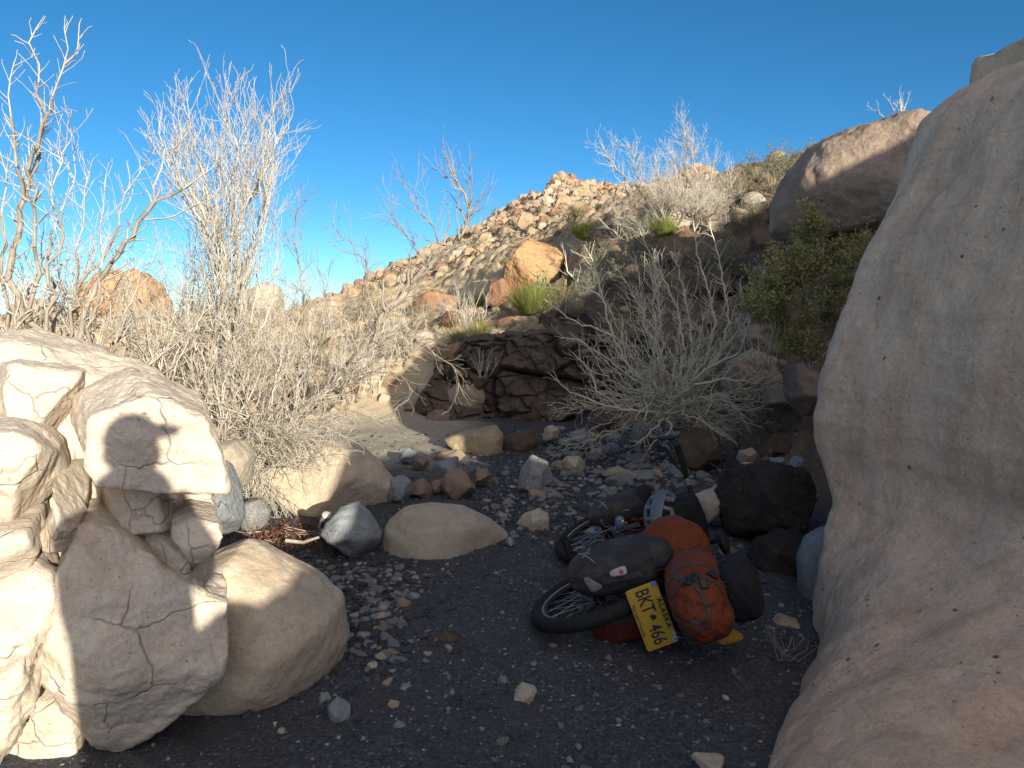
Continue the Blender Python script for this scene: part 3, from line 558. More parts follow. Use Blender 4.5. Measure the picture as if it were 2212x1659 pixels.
# cliff and slope rocks
cl = [
 ([(900, 938), (925, 890), (950, 850), (978, 868), (985, 935)], 10.2, .3, 'pink', 'leaning pinkish rib of rock at the left foot of the dark bank'),
 ([(948, 850), (975, 800), (1020, 785), (1048, 840), (1050, 935), (980, 935)], 10.5, .4, 'tan', 'tall fluted pink tan rock face at the foot of the bank'),
 ([(1068, 740), (1072, 690), (1120, 680), (1128, 750), (1085, 765)], 13.4, .3, 'rust', 'sunlit orange brown ledge left of the bright green shrub'),
 ([(1155, 745), (1165, 700), (1210, 690), (1225, 720), (1190, 760)], 13.3, .25, 'tan', 'tan block half in sun right under the bright green shrub'),
 ([(1230, 700), (1290, 640), (1370, 640), (1400, 700), (1330, 750), (1250, 760)], 11.3, .5, 'brown', 'broad shaded ledge above the dark bank'),
 ([(1380, 760), (1420, 690), (1500, 680), (1530, 740), (1480, 800), (1400, 810)], 10.2, .4, 'brown', 'shaded block behind the middle of the bare shrub'),
 ([(1565, 840), (1585, 785), (1640, 755), (1705, 770), (1710, 830), (1620, 860)], 8.0, .4, 'tan', 'big smooth shaded rock below the olive green shrub'),
 ([(1590, 770), (1600, 720), (1660, 690), (1720, 720), (1730, 780), (1650, 790)], 8.6, .4, 'pink', 'shaded pink rock behind the foot of the olive green shrub'),
 ([(1710, 860), (1720, 790), (1760, 770), (1790, 830), (1770, 900), (1735, 900)], 6.4, .3, 'pink', 'reddish rock squeezed against the giant boulder'),
 ([(1655, 880), (1665, 840), (1690, 830), (1710, 850), (1700, 890)], 7.0, .2, 'tan', 'small tan rock left of the squeezed reddish rock'),
 ([(1590, 590), (1605, 555), (1645, 542), (1690, 555), (1700, 595), (1640, 610)], 11.5, .5, 'brown', 'flat topped grey brown rock on the upper slope'),
 ([(1480, 560), (1495, 530), (1530, 515), (1560, 525), (1560, 550), (1520, 570)], 14, .4, 'grey', 'pale grey green rock on the upper slope'),
 ([(1490, 640), (1520, 600), (1580, 595), (1600, 640), (1560, 660)], 11.3, .5, 'brown', 'shaded brown rock above the bare shrub'),
 ([(1085, 650), (1092, 575), (1118, 530), (1150, 512), (1195, 522), (1220, 560), (1205, 600), (1175, 640), (1130, 668)], 17.5, .8, 'orange', 'large orange boulder with a sunlit top on the hillside'),
 ([(1048, 650), (1060, 610), (1085, 600), (1110, 630), (1108, 668), (1070, 672)], 17, .5, 'rust', 'split rust rock left of the large orange boulder'),
 ([(1150, 700), (1160, 630), (1230, 590), (1260, 640), (1230, 680)], 15, .7, 'brown', 'dark shaded rock below the large orange boulder'),
 ([(1235, 610), (1245, 545), (1290, 490), (1345, 480), (1370, 540), (1340, 610), (1280, 640)], 16.5, .9, 'brown', 'dark brown knoll between the orange boulder and the upper bare bush'),
 ([(880, 705), (895, 645), (930, 625), (985, 638), (1000, 680), (985, 715), (940, 722)], 19, .9, 'rust', 'rounded red brown boulder on the lower hillside'),
 ([(770, 740), (790, 700), (840, 690), (870, 710), (865, 745), (810, 755)], 18, .7, 'rust', 'flat rust rock left of the red brown boulder'),
 ([(850, 730), (862, 690), (885, 680), (900, 715), (890, 735)], 18.3, .4, 'orange', 'small orange rock touching the red brown boulder'),
 ([(1215, 690), (1235, 662), (1275, 655), (1290, 690), (1250, 702)], 14.2, .4, 'tan', 'tan rock on the sunlit shelf right of the cactus'),
 ([(140, 705), (150, 625), (175, 585), (208, 572), (238, 605), (278, 582), (312, 605), (335, 650), (345, 712), (240, 722)], 34, 2.5, 'orange', 'distant orange sandstone knob behind the tall bare branches on the left'),
 ([(526, 700), (536, 628), (566, 610), (598, 618), (606, 695), (565, 705)], 24, .9, 'pale', 'distant cream rock pillar seen through the big bare bush'),
 ([(10, 690), (30, 650), (80, 645), (110, 690), (60, 705)], 30, 1.5, 'tan', 'distant low tan rock behind the bush at the left edge'),
 ([(340, 715), (360, 675), (410, 670), (440, 712), (390, 722)], 30, 1.5, 'tan', 'distant low tan rock right of the orange knob'),
 ([(1505, 505), (1530, 478), (1560, 470), (1600, 478), (1590, 500), (1540, 512)], 17, .5, 'pale', 'pale slanted slab on the skyline slope'),
 ([(1596, 480), (1625, 460), (1660, 462), (1650, 485), (1610, 492)], 18, .5, 'tan', 'tan slab next to the pale slab on the skyline slope'),
 ([(815, 890), (822, 868), (845, 862), (860, 880), (850, 900), (825, 905)], 10.6, .2, 'pale', 'bright white rock in the sunlit bank'),
 ([(840, 838), (850, 815), (880, 812), (895, 830), (870, 845)], 11.2, .2, 'rust', 'orange brown rock in the sunlit bank'),
 ([(890, 850), (905, 830), (940, 828), (948, 855), (915, 866)], 10.8, .25, 'pale', 'cream rock at the edge of shade in the sunlit bank'),
 ([(770, 860), (780, 835), (815, 830), (830, 855), (800, 872)], 10.9, .2, 'tan', 'tan block in the sunlit bank below the leaning branch'),
 ([(690, 880), (700, 850), (745, 845), (760, 880), (720, 895)], 10.6, .25, 'pale', 'cream block low in the sunlit bank'),
]
for i, (pts, Y, tk, m, lab) in enumerate(cl):
    R('rock', pts, Y, tk, tk*1.3, M[m], lab, 'rock', seed=200+i, sub=6 if (max(p[0] for p in pts)-min(p[0] for p in pts)) > 90 else 5, e=3.0, k=24, nrand=12, rough=.09, crack=.05, pmin=.55, ledge=.03)
# ------------------------------------------------------------------ plants
def tubes(name, segs, mat, k=3):
    A = np.array(segs, float); P0, P1, R0, R1 = A[:, :3], A[:, 3:6], A[:, 6:7], A[:, 7:8]
    d = P1-P0; L = np.linalg.norm(d, axis=1)[:, None]; d = d/np.maximum(L, 1e-9)
    P0 = P0-d*R0*.3; P1 = P1+d*R1*.3
    ref = np.where(np.abs(d[:, 2:3]) > .8, np.array([[1., 0, 0]]), np.array([[0, 0, 1.]]))
    u = np.cross(d, ref); u /= np.linalg.norm(u, axis=1)[:, None]; v = np.cross(d, u)
    V = []
    for P, R in ((P0, R0), (P1, R1)):
        for q in range(k):
            a = 2*math.pi*q/k; V.append(P+R*(u*math.cos(a)+v*math.sin(a)))
    V = np.stack(V, 1).reshape(-1, 3); b = np.arange(len(A))*2*k; Fq = []
    for q in range(k):
        r = (q+1) % k; Fq.append(np.stack((b+q, b+r, b+k+r, b+k+q), 1))
    return mesh(name, V, np.concatenate(Fq), mat)
class Plant:
    def __init__(s, seed): s.r = random.Random(seed); s.limb = []; s.twig = []; s.tips = []; s.pts = []
    def add(s, a, b, r0, r1, lim=.007):
        (s.limb if r0 > lim else s.twig).append((*a, *b, r0, r1))
    def grow(s, p, d, L, r, lev, wander=.25, up=.06, step=.06, spread=.8, dens=1.0, ratio=.55, rmin=.0017):
        n = max(2, int(L/step)); st = L/n; d = d.normalized(); p = p.copy(); R = s.r
        for i in range(n):
            f = i/n; d = (d+Vector((R.gauss(0, 1), R.gauss(0, 1), R.gauss(0, 1)))*wander*.5+Vector((0, 0, up))).normalized()
            q = p+d*st; r0 = max(r*(1-.75*f), rmin); r1 = max(r*(1-.75*(f+1/n)), rmin)
            s.add(p, q, r0, r1); s.pts.append(p.copy())
            if lev > 0 and f > .12 and R.random() < dens*step/.06*1.0:
                ax = Vector((R.gauss(0, 1), R.gauss(0, 1), R.gauss(0, 1))).cross(d)
                if ax.length > .01:
                    cd_ = (d+ax.normalized()*spread*R.uniform(.6, 1.3)).normalized()
                    s.grow(q, cd_, L*ratio*(1-.45*f)*R.uniform(.5, 1.15), r0*.62, lev-1, wander, up, step*.85, spread, dens, ratio, rmin)
            p = q
        s.tips.append(p)
    def limbline(s, pts, r0, r1, kids=2, klen=.35, kd=1.0, wander=.25, up=.06, spread=.8, jit=.012, step=.07, yj=0.0, dens=.8, ratio=.55):
        W = [at(*p) for p in pts]; R = s.r; C = []
        for a, b in zip(W, W[1:]):
            n = max(1, int((b-a).length/step)); C += [a.lerp(b, i/n) for i in range(n)]
        C.append(W[-1])
        for i in range(1, len(C)-1): C[i] = C[i]+Vector((R.gauss(0, jit), R.gauss(0, jit*1.5), R.gauss(0, jit)))
        n = len(C)-1
        for i in range(n):
            f = i/n; a, b = C[i], C[i+1]; ra = r0+(r1-r0)*f; rb = r0+(r1-r0)*(f+1/n); s.add(a, b, ra, rb); s.pts.append(a.copy())
            m = kd*step/.07*(.35+f*.65)
            m *= 2.0
            while m > 0:
                if R.random() < m:
                    d = (b-a).normalized(); ax = Vector((R.gauss(0, 1), R.gauss(0, 1), R.gauss(0, 1))).cross(d).normalized()
                    s.grow(a.lerp(b, R.random()), d+ax*spread*R.uniform(.6, 1.4), klen*R.uniform(.35, 1.1), max(ra*.5, .003), kids, wander, up, .05, spread, dens, ratio)
                m -= 1
        s.grow(C[-1], C[-1]-C[-2], klen*.5, r1, max(kids-1, 0), wander, up, .05, spread, dens, ratio)
    def build(s, name, label, cat, base, ml, mt, group=None, kl=5):
        o = thing(name, label, cat, base, group); b = np.array((*base, *base, 0, 0))
        if s.limb: link('trunk', tubes(name+'_trunk', np.array(s.limb)-b, ml, kl), o)
        if s.twig: link('crown', tubes(name+'_crown', np.array(s.twig)-b, mt, 3), o)
        return o

# tall dark stemmed bush at the left edge
p = Plant(1); Y = 4.3
p.limbline([(95, 745, Y), (40, 640, Y), (17, 597, Y), (51, 427, Y), (64, 384, Y+.1), (94, 277, Y+.1), (81, 171, Y), (73, 98, Y), (79, 60, Y)], .022, .004, 1, .16, 1.5, up=.10, spread=.75)
p.limbline([(64, 384, Y+.1), (98, 290, Y), (115, 213, Y-.1), (137, 141, Y-.1), (147, 107, Y-.1), (139, 64, Y-.1)], .012, .003, 1, .15, 1.7, up=.1)
p.limbline([(137, 141, Y-.1), (158, 110, Y-.1), (171, 55, Y-.1)], .006, .003, 1, .08, 1.5)
p.limbline([(51, 427, Y), (43, 363, Y-.1), (26, 256, Y-.1), (13, 205, Y-.1), (30, 137, Y-.1)], .012, .003, 1, .15, 1.3, up=.1)
p.limbline([(60, 700, Y), (75, 560, Y), (80, 440, Y), (64, 384, Y)], .013, .008, 1, .22, 1.4)
p.limbline([(100, 740, Y), (110, 640, Y), (124, 512, Y), (115, 418, Y), (150, 260, Y)], .012, .003, 1, .25, 1.6, up=.12)
p.limbline([(20, 740, Y), (0, 560, Y), (10, 400, Y), (-10, 280, Y)], .012, .003, 2, .2, 1.2, up=.12)
p.limbline([(-60, 740, Y), (-80, 560, Y), (-60, 400, Y), (-70, 280, Y)], .012, .003, 2, .2, 1.2, up=.12)
p.build('bare_shrub', 'tallest dark stemmed bare bush at the left edge', 'bush', tuple(at(80, 745, Y)), M['twigd'], M['twig'])
# bush whose long limbs lean over to the right
p = Plant(2); Y = 4.6
p.limbline([(150, 770, Y), (183, 683, Y), (205, 631, Y), (256, 546, Y), (299, 478, Y), (333, 435, Y)], .019, .012, 1, .2, 1.1)
p.limbline([(333, 435, Y), (333, 397, Y), (363, 333, Y), (401, 294, Y)], .008, .003, 1, .12, 1.0)
p.limbline([(333, 435, Y), (375, 422, Y), (427, 384, Y), (474, 337, Y)], .009, .003, 1, .16, 1.2)
p.limbline([(316, 474, Y), (375, 463, Y), (435, 435, Y), (482, 418, Y)], .007, .003, 1, .12, 1.1)
p.limbline([(125, 760, Y), (141, 691, Y), (192, 589, Y), (239, 512, Y), (265, 422, Y), (316, 354, Y)], .015, .003, 1, .25, 1.5)
p.limbline([(119, 760, Y), (119, 691, Y), (102, 533, Y), (162, 400, Y), (158, 330, Y)], .012, .003, 2, .22, 1.3, up=.12)
p.limbline([(150, 760, Y), (165, 600, Y), (182, 450, Y), (190, 380, Y)], .012, .003, 2, .22, 1.3, up=.12)
p.limbline([(190, 770, Y), (215, 640, Y), (220, 520, Y), (225, 420, Y)], .012, .003, 2, .2, 1.2, up=.12)
p.limbline([(130, 770, Y), (60, 650, Y), (90, 520, Y)], .012, .003, 2, .28, 1.3, up=.12)
p.limbline([(180, 780, Y), (260, 700, Y), (300, 600, Y)], .012, .003, 2, .3, 1.3, up=.1)
p.build('bare_shrub', 'bare bush behind the outcrop whose long limbs lean right towards the tall pale bush', 'bush', tuple(at(150, 770, Y)), M['twigd'], M['twig'])
# tall pale bush
p = Plant(3); Y = 6.0
kw = dict(kids=2, klen=.42, kd=1.15, up=.13, spread=.55, wander=.3, dens=.62)
p.limbline([(556, 1095, Y-.2), (540, 1032, Y-.2), (545, 982, Y-.1), (518, 900, Y), (518, 845, Y), (497, 773, Y), (493, 700, Y), (491, 640, Y), (486, 555, Y), (469, 491, Y), (418, 427, Y), (371, 341, Y), (341, 290, Y), (348, 250, Y)], .034, .003, 1, .35, .8, up=.12, spread=.6)
p.limbline([(493, 700, Y), (512, 619, Y), (518, 491, Y), (538, 427, Y), (567, 341, Y), (590, 240, Y)], .016, .003, **kw)
p.limbline([(512, 619, Y), (512, 512, Y), (491, 405, Y), (521, 320, Y), (486, 256, Y), (482, 225, Y)], .013, .003, **kw)
p.limbline([(469, 491, Y), (448, 405, Y+.2), (418, 299, Y+.2), (399, 235, Y+.2)], .011, .003, **kw)
p.limbline([(538, 427, Y), (565, 384, Y-.2), (597, 320, Y-.2), (625, 255, Y-.2)], .010, .003, **kw)
p.limbline([(486, 555, Y), (440, 480, Y-.2), (385, 400, Y-.2), (372, 330, Y-.2)], .011, .003, **kw)
p.limbline([(518, 480, Y), (535, 380, Y+.2), (530, 290, Y+.2), (515, 235, Y+.2)], .010, .003, **kw)
p.limbline([(491, 405, Y), (465, 350, Y), (445, 300, Y)], .008, .003, **kw)
p.limbline([(518, 845, Y), (560, 740, Y-.2), (590, 640, Y-.2), (600, 550, Y-.2)], .014, .003, **kw)
p.limbline([(450, 924, Y-.3), (461, 881, Y-.3), (450, 834, Y-.3), (420, 760, Y-.3), (400, 660, Y-.3), (390, 580, Y-.3)], .020, .003, **kw)
p.limbline([(450, 834, Y-.3), (470, 760, Y-.4), (455, 650, Y-.4), (430, 540, Y-.4)], .012, .003, **kw)
for k in range(15):
    x0 = p.r.uniform(440, 545); y0 = p.r.uniform(560, 700); x1 = 485+(p.r.uniform(-1, 1))*125; y1 = p.r.uniform(270, 420); yy_ = Y+p.r.uniform(-.4, .4)
    p.limbline([(500, 760, Y), (x0, y0, yy_), ((x0+x1)/2+p.r.uniform(-15, 15), (y0+y1)/2, yy_), (x1, y1, yy_)], .009, .003, **kw)
p.build('bare_shrub', 'tall pale bare bush with upswept twigs, the highest in the left half', 'bush', tuple(at(556, 1095, Y-.2)), M['twig'], M['twig'])
# twisted tangle at its foot
p = Plant(4); Y = 5.6
for k in range(9):
    x = p.r.uniform(535, 575); tx = p.r.uniform(430, 860); ty = p.r.uniform(640, 860)
    p.limbline([(x, p.r.uniform(1040, 1120), Y), (545+p.r.uniform(-20, 20), 985, Y), ((x+tx)/2, (960+ty)/2+20, Y+p.r.uniform(-.4, .4)), (tx, ty, Y+p.r.uniform(-.8, .8))], .015, .003, 2, .42, 1.35, up=.03, spread=.9, wander=.4, dens=.85)
for k in range(26):
    a = p.r.uniform(-.9, .9); p.limbline([(548+p.r.uniform(-25, 25), p.r.uniform(960, 1010), Y), (560+a*110, 960+abs(a)*30+p.r.uniform(-60, 30), Y-.3), (600+a*170, 930+p.r.uniform(-70, 80), Y-.4)], .006, .002, 1, .22, 1.6, up=-.03, spread=1.0, wander=.5)
for k in range(40):
    x = p.r.uniform(520, 600); p.limbline([(548+p.r.uniform(-15, 15), p.r.uniform(990, 1020), Y), (x, p.r.uniform(1040, 1070), Y-.1), (x+p.r.uniform(-30, 70), p.r.uniform(1080, 1130), Y-.2)], .004, .002, 0, .12, .6, up=-.06, wander=.35)
p.build('bare_shrub', 'dense grey twig tangle with shredded bark trunk at the foot of the tall pale bush', 'bush', tuple(at(552, 1110, Y)), M['twigd'], M['twig'])
# leaning bush reaching to the centre
p = Plant(5); Y = 6.6; kw = dict(kids=2, klen=.42, kd=1.5, up=.09, spread=.65, wander=.32, dens=.65)
p.limbline([(640, 905, Y), (700, 850, Y), (756, 793, Y), (804, 739, Y), (830, 681, Y), (884, 617, Y), (932, 569, Y), (980, 531, Y), (1015, 473, Y), (1009, 425, Y), (983, 387, Y)], .055, .009, **kw)
p.limbline([(980, 531, Y), (951, 527, Y), (938, 489, Y), (900, 451, Y), (890, 425, Y)], .009, .003, **kw)
p.limbline([(932, 569, Y), (906, 553, Y), (881, 508, Y), (855, 480, Y)], .009, .003, **kw)
p.limbline([(1000, 500, Y), (1030, 460, Y), (1060, 435, Y)], .007, .003, 1, .12, 1.0)
p.limbline([(1012, 450, Y), (1018, 415, Y), (1005, 388, Y)], .006, .003, 1, .16, 1.0)
p.limbline([(756, 793, Y), (780, 680, Y), (794, 591, Y), (785, 559, Y), (740, 515, Y)], .012, .003, **kw)
p.limbline([(700, 850, Y), (720, 740, Y), (700, 640, Y), (690, 590, Y)], .013, .003, **kw)
p.limbline([(660, 890, Y), (650, 760, Y), (655, 640, Y), (630, 500, Y), (638, 465, Y)], .014, .003, **kw)
p.limbline([(804, 739, Y), (868, 713, Y), (932, 755, Y-.2), (985, 800, Y-.3), (1000, 850, Y-.3)], .010, .003, 1, .28, 1.5, up=0, wander=.35)
p.limbline([(720, 830, Y), (800, 800, Y-.2), (860, 810, Y-.3), (890, 850, Y-.3), (850, 895, Y-.3)], .008, .003, 1, .22, 1.3, up=0, wander=.35)
p.limbline([(740, 820, Y), (850, 760, Y-.2), (900, 690, Y-.3)], .009, .003, 2, .3, 1.3, up=.05)
p.build('bare_shrub', 'dark limbed bare bush leaning right across the sunlit hillside in the centre', 'bush', tuple(at(640, 905, Y)), M['twigd'], M['twigd'])
def auto(seed, label, base, Y, n, h, r, spreadx, m1, m2, kids=2, lean=0, group=None, name='bare_shrub', klen=.4, dens=.7, kd=None, up=.1, wander=.3):
    q = Plant(seed); b = at(*base, Y); b.z = min(b.z, h1(b.x, b.y)+.02) if False else b.z
    for k in range(n):
        a = q.r.uniform(0, 6.283); s = q.r.uniform(.15, 1)*spreadx
        d = Vector((math.cos(a)*s+lean, math.sin(a)*s, 1))
        q.grow(b+Vector((q.r.gauss(0, .06), q.r.gauss(0, .06), 0)), d, h*q.r.uniform(.6, 1.05), r, kids, wander, up, .07*max(h, .6), .7, dens, klen)
    return q.build(name, label, 'bush', tuple(b), m1, m2, group)
auto(11, 'low dense bare bush on top of the outcrop between two tall ones', (230, 800), 4.9, 9, .75, .010, .8, M['twigd'], M['twig'], kids=3, up=.05, dens=.8)
auto(12, 'bare bush with grey tangled stems just right of the outcrop crown', (400, 880), 5.4, 10, .95, .012, .8, M['twigd'], M['twig'], kids=3, dens=.85, up=.05)
auto(13, 'bare bush filling the gap behind the twisted tangle', (640, 900), 7.4, 11, 1.35, .013, .7, M['twigd'], M['twig'], kids=3, dens=.7)
auto(14, 'pale bare bush beyond the leaning one at the edge of the sunlit bank', (800, 850), 9.2, 8, .7, .010, .8, M['twig'], M['twig'], kids=2, dens=.9)
auto(15, 'bare bush behind the orange knob branches at far left', (20, 790), 4.2, 9, .8, .010, .8, M['twigd'], M['twig'], kids=3, dens=.8, up=.06)
auto(16, 'bare bush standing behind the tall pale one, lower and greyer', (480, 830), 7.6, 10, 1.4, .013, .6, M['twigd'], M['twig'], kids=3, dens=.7)
auto(17, 'grey bare bush on the lower hillside in front of the red boulder', (1010, 735), 12.4, 14, .95, .010, .75, M['sage'], M['twig'], kids=3, dens=.8)
auto(18, 'small pale bush hanging on the edge of the shaded bank', (1040, 815), 10.2, 9, .42, .007, .9, M['twig'], M['twig'], kids=2, dens=1)
for i, (px, py, Y, hh, lab) in enumerate([(330, 850, 5.0, .62, 'low golden grey thicket right behind the crown of the outcrop'), (470, 950, 5.2, .75, 'golden grey thicket at the left of the twisted tangle'), (600, 880, 6.6, 1.1, 'thick twiggy bush directly behind the twisted tangle'),
     (700, 900, 7.8, .6, 'thick twiggy bush at the root of the leaning dark limbed bush'), (760, 830, 9.6, .7, 'twiggy bush on the sunlit bank behind the leaning bush'), (380, 790, 6.8, 1.2, 'golden grey bush between the tall pale bush and the long leaning limbs'), (160, 760, 5.6, .9, 'golden grey bush below the distant orange knob'), (880, 770, 11.5, .9, 'small twiggy bush at the upper edge of the sunlit bank')]):
    auto(130+i, lab, (px, py), Y, 14, hh, .009, .85, M['twigd'], M['twig'], kids=3, dens=.8, up=.04, wander=.38)
for i, (px, py, Y, hh) in enumerate([(300, 760, 9, .9), (560, 780, 11, 1.3), (700, 760, 13, 1.2), (60, 740, 8, .9)]):
    auto(30+i, ['grey brush deep behind the outcrop bushes', 'brush clump seen through the tall pale bush', 'brush clump beyond the leaning bush, below the hill foot', 'brush behind the bush at the left edge'][i], (px, py), Y, 12, hh, .010, .7, M['sage'], M['twig'], kids=3, dens=.7)

# sunlit bare shrub on the right bank, with short spurs
p = Plant(6); Y = 7.2; kw = dict(kids=1, klen=.17, kd=1.6, up=.05, spread=.95, wander=.18, dens=.9, ratio=.4)
L = [
 [(1438, 885, Y), (1400, 829, Y), (1359, 793, Y), (1330, 739, Y), (1314, 691, Y), (1301, 643, Y), (1288, 585, Y), (1272, 547, Y)],
 [(1325, 725, Y), (1275, 707, Y-.1), (1240, 697, Y-.1), (1192, 660, Y-.1)],
 [(1301, 643, Y), (1256, 621, Y), (1227, 585, Y), (1222, 560, Y)],
 [(1450, 870, Y), (1480, 760, Y+.1), (1464, 665, Y+.1), (1432, 601, Y+.1), (1406, 553, Y+.1), (1387, 510, Y+.1)],
 [(1460, 870, Y), (1530, 770, Y), (1544, 697, Y), (1528, 617, Y), (1506, 547, Y), (1499, 490, Y)],
 [(1470, 870, Y), (1560, 760, Y+.2), (1576, 665, Y+.2), (1557, 585, Y+.2), (1534, 490, Y+.2)],
 [(1445, 870, Y), (1425, 800, Y-.2), (1416, 729, Y-.2), (1413, 627, Y-.2)],
 [(1430, 890, Y), (1380, 890, Y-.3), (1342, 883, Y-.4), (1291, 845, Y-.4), (1275, 800, Y-.4), (1243, 768, Y-.4)],
 [(1342, 883, Y-.4), (1291, 873, Y-.5), (1230, 845, Y-.5), (1197, 816, Y-.5)],
 [(1440, 870, Y), (1368, 810, Y-.2), (1349, 771, Y-.2), (1345, 700, Y-.2)],
 [(1450, 870, Y), (1500, 832, Y-.3), (1566, 819, Y-.3), (1630, 825, Y-.3), (1707, 797, Y-.3)],
 [(1440, 890, Y), (1420, 920, Y-.4), (1374, 960, Y-.6)], [(1440, 890, Y), (1450, 930, Y-.4), (1405, 965, Y-.6)],
 [(1450, 890, Y), (1500, 900, Y-.4), (1560, 940, Y-.5)], [(1450, 880, Y), (1560, 860, Y-.4), (1610, 900, Y-.5)],
 [(1455, 870, Y), (1520, 800, Y-.2), (1600, 760, Y-.2), (1620, 690, Y-.2), (1600, 620, Y-.2)],
 [(1455, 870, Y), (1500, 780, Y-.2), (1490, 700, Y-.2), (1480, 620, Y-.2), (1455, 560, Y-.2)],
 [(1445, 870, Y), (1460, 780, Y+.2), (1380, 660, Y+.2), (1340, 590, Y+.2)],
 [(1465, 870, Y), (1590, 720, Y), (1640, 650, Y), (1650, 590, Y)],
 [(1432, 860, Y), (1330, 790, Y), (1260, 740, Y), (1215, 730, Y)],
]
for q in L: p.limbline(q, .015 if len(q) > 4 else .010, .005, jit=.008, **kw)
for k in range(84):
    a = p.r.uniform(-.55, 3.6); rr_ = p.r.uniform(.45, 1.05); dx = math.cos(a)*250*rr_; dy = -math.sin(a)*330*rr_; dep = p.r.uniform(-.7, .7)
    ox = p.r.gauss(0, 45); oy = p.r.gauss(0, 18); dx += ox*.5
    p.limbline([(1448+ox, 885+oy, Y+p.r.gauss(0, .15)), (1448+dx*.45, 880+dy*.36+p.r.uniform(-15, 15), Y+dep*.5), (1448+dx*.8, 880+dy*.72, Y+dep*.8), (1448+dx, 880+dy, Y+dep)], .007, .003, jit=.018, **dict(kw, kids=2, klen=.15, kd=1.3))
p.build('bare_shrub', 'sunlit pale spiky bare shrub in front of the shaded right bank', 'bush', tuple(at(1448, 900, Y)), M['twigg'], M['twigg'])
# big bare bush against the sky, upper right
p = Plant(7); Y = 15.5; kw = dict(kids=2, klen=.50, kd=1.7, up=.08, spread=.75, wander=.35, dens=.8, step=.14, jit=.03)
for q in [[(1483, 515, Y), (1480, 440, Y), (1484, 380, Y), (1483, 325, Y), (1476, 272, Y)], [(1400, 515, Y), (1371, 470, Y), (1358, 409, Y), (1335, 370, Y), (1305, 325, Y)],
          [(1420, 515, Y), (1395, 440, Y), (1374, 365, Y), (1362, 320, Y)], [(1440, 515, Y), (1430, 440, Y), (1420, 380, Y), (1415, 345, Y)],
          [(1490, 515, Y), (1520, 450, Y), (1535, 390, Y), (1540, 350, Y)], [(1495, 515, Y), (1550, 460, Y), (1570, 410, Y), (1580, 370, Y)],
          [(1470, 515, Y), (1455, 440, Y), (1460, 380, Y), (1450, 330, Y)], [(1500, 515, Y), (1560, 490, Y), (1600, 460, Y)], [(1410, 520, Y), (1350, 490, Y), (1325, 450, Y)],
          [(1475, 515, Y), (1500, 430, Y), (1500, 360, Y), (1495, 300, Y)], [(1390, 520, Y), (1340, 520, Y), (1310, 490, Y)]]:
    p.limbline(q, .028, .006, **kw)
for k in range(26):
    a = p.r.uniform(.05, 3.09); x1 = 1460+math.cos(a)*125*p.r.uniform(.6, 1); y1 = 500-math.sin(a)*125*p.r.uniform(.6, 1)
    p.limbline([(1460+math.cos(a)*30, 518, Y+p.r.uniform(-.4, .4)), ((1460+x1)/2+math.cos(a)*18, (505+y1)/2, Y+p.r.uniform(-.8, .8)), (x1, y1, Y+p.r.uniform(-1, 1))], .018, .006, **kw)
p.build('bare_shrub', 'wide bare bush standing against the sky on the upper slope', 'bush', tuple(at(1460, 520, Y)), M['twigd'], M['twig'])
auto(21, 'small bare bush on the skyline above the dark perched boulder', (1945, 262), 10.5, 8, .42, .008, .9, M['twigd'], M['twig'], kids=2, dens=.8)
auto(22, 'grey bare bush below the wide bush on the upper slope', (1370, 560), 13.5, 12, .8, .010, .9, M['twigd'], M['sage'], kids=3, dens=.8)
auto(23, 'straw coloured bare bush between the sunlit spiky shrub and the slope above', (1420, 620), 11.6, 12, .6, .008, .9, M['twigg'], M['twigg'], kids=3, dens=.8)
auto(24, 'grey bare bush at the foot of the olive green shrub', (1650, 800), 6.9, 10, .55, .008, .9, M['twigd'], M['twigg'], kids=2, dens=.9)

def gat(px, Y):
    q = at(px, 600, Y); q.z = h1(q.x, Y)-.03; return q
# leafy shrubs
def leafcloud(name, P, size, mat, rnd, per=1, jit=.02):
    P = np.repeat(P, per, 0)+rnd.normal(size=(len(P)*per, 3))*jit; n = len(P)
    a = rnd.normal(size=(n, 3)); a /= np.linalg.norm(a, axis=1)[:, None]; a[:, 2] = abs(a[:, 2])*1.0+.1; b = rnd.normal(size=(n, 3)); b -= a*(a*b).sum(1)[:, None]/(a*a).sum(1)[:, None]; b /= np.linalg.norm(b, axis=1)[:, None]
    s = size*rnd.uniform(.6, 1.3, (n, 1)); V = np.stack((P, P+a*s*.6+b*s*.28, P+a*s*1.2, P+a*s*.6-b*s*.28), 1).reshape(-1, 3)
    i = np.arange(n)*4; return mesh(name, V, np.stack((i, i+1, i+2, i+3), 1), mat, False)
def leafy(seed, label, lines, base, Y, size=.024, per=13, klen=.20, mat='leafy', kd=1.5, kids=1):
    q = Plant(seed)
    for l in lines: q.limbline([(a, b, Y+q.r.uniform(-.3, .3)) for a, b in l], .010, .003, kids, klen, kd, up=.08, spread=.8, jit=.015)
    o = q.build('leafy_shrub', label, 'bush', base, M['twigd'], M['twigd']); rnd = np.random.default_rng(seed)
    P = np.array([t_[:] for t_ in q.pts+q.tips if True]); P = P[P[:, 2] > base[2]+.12]
    cl_ = fbm(P*6, seed, 2); P = P[cl_ > -.25]
    link('foliage', leafcloud('foliage', P-np.array(base), size, M[mat], rnd, per, .024), o)
Y = 6.6
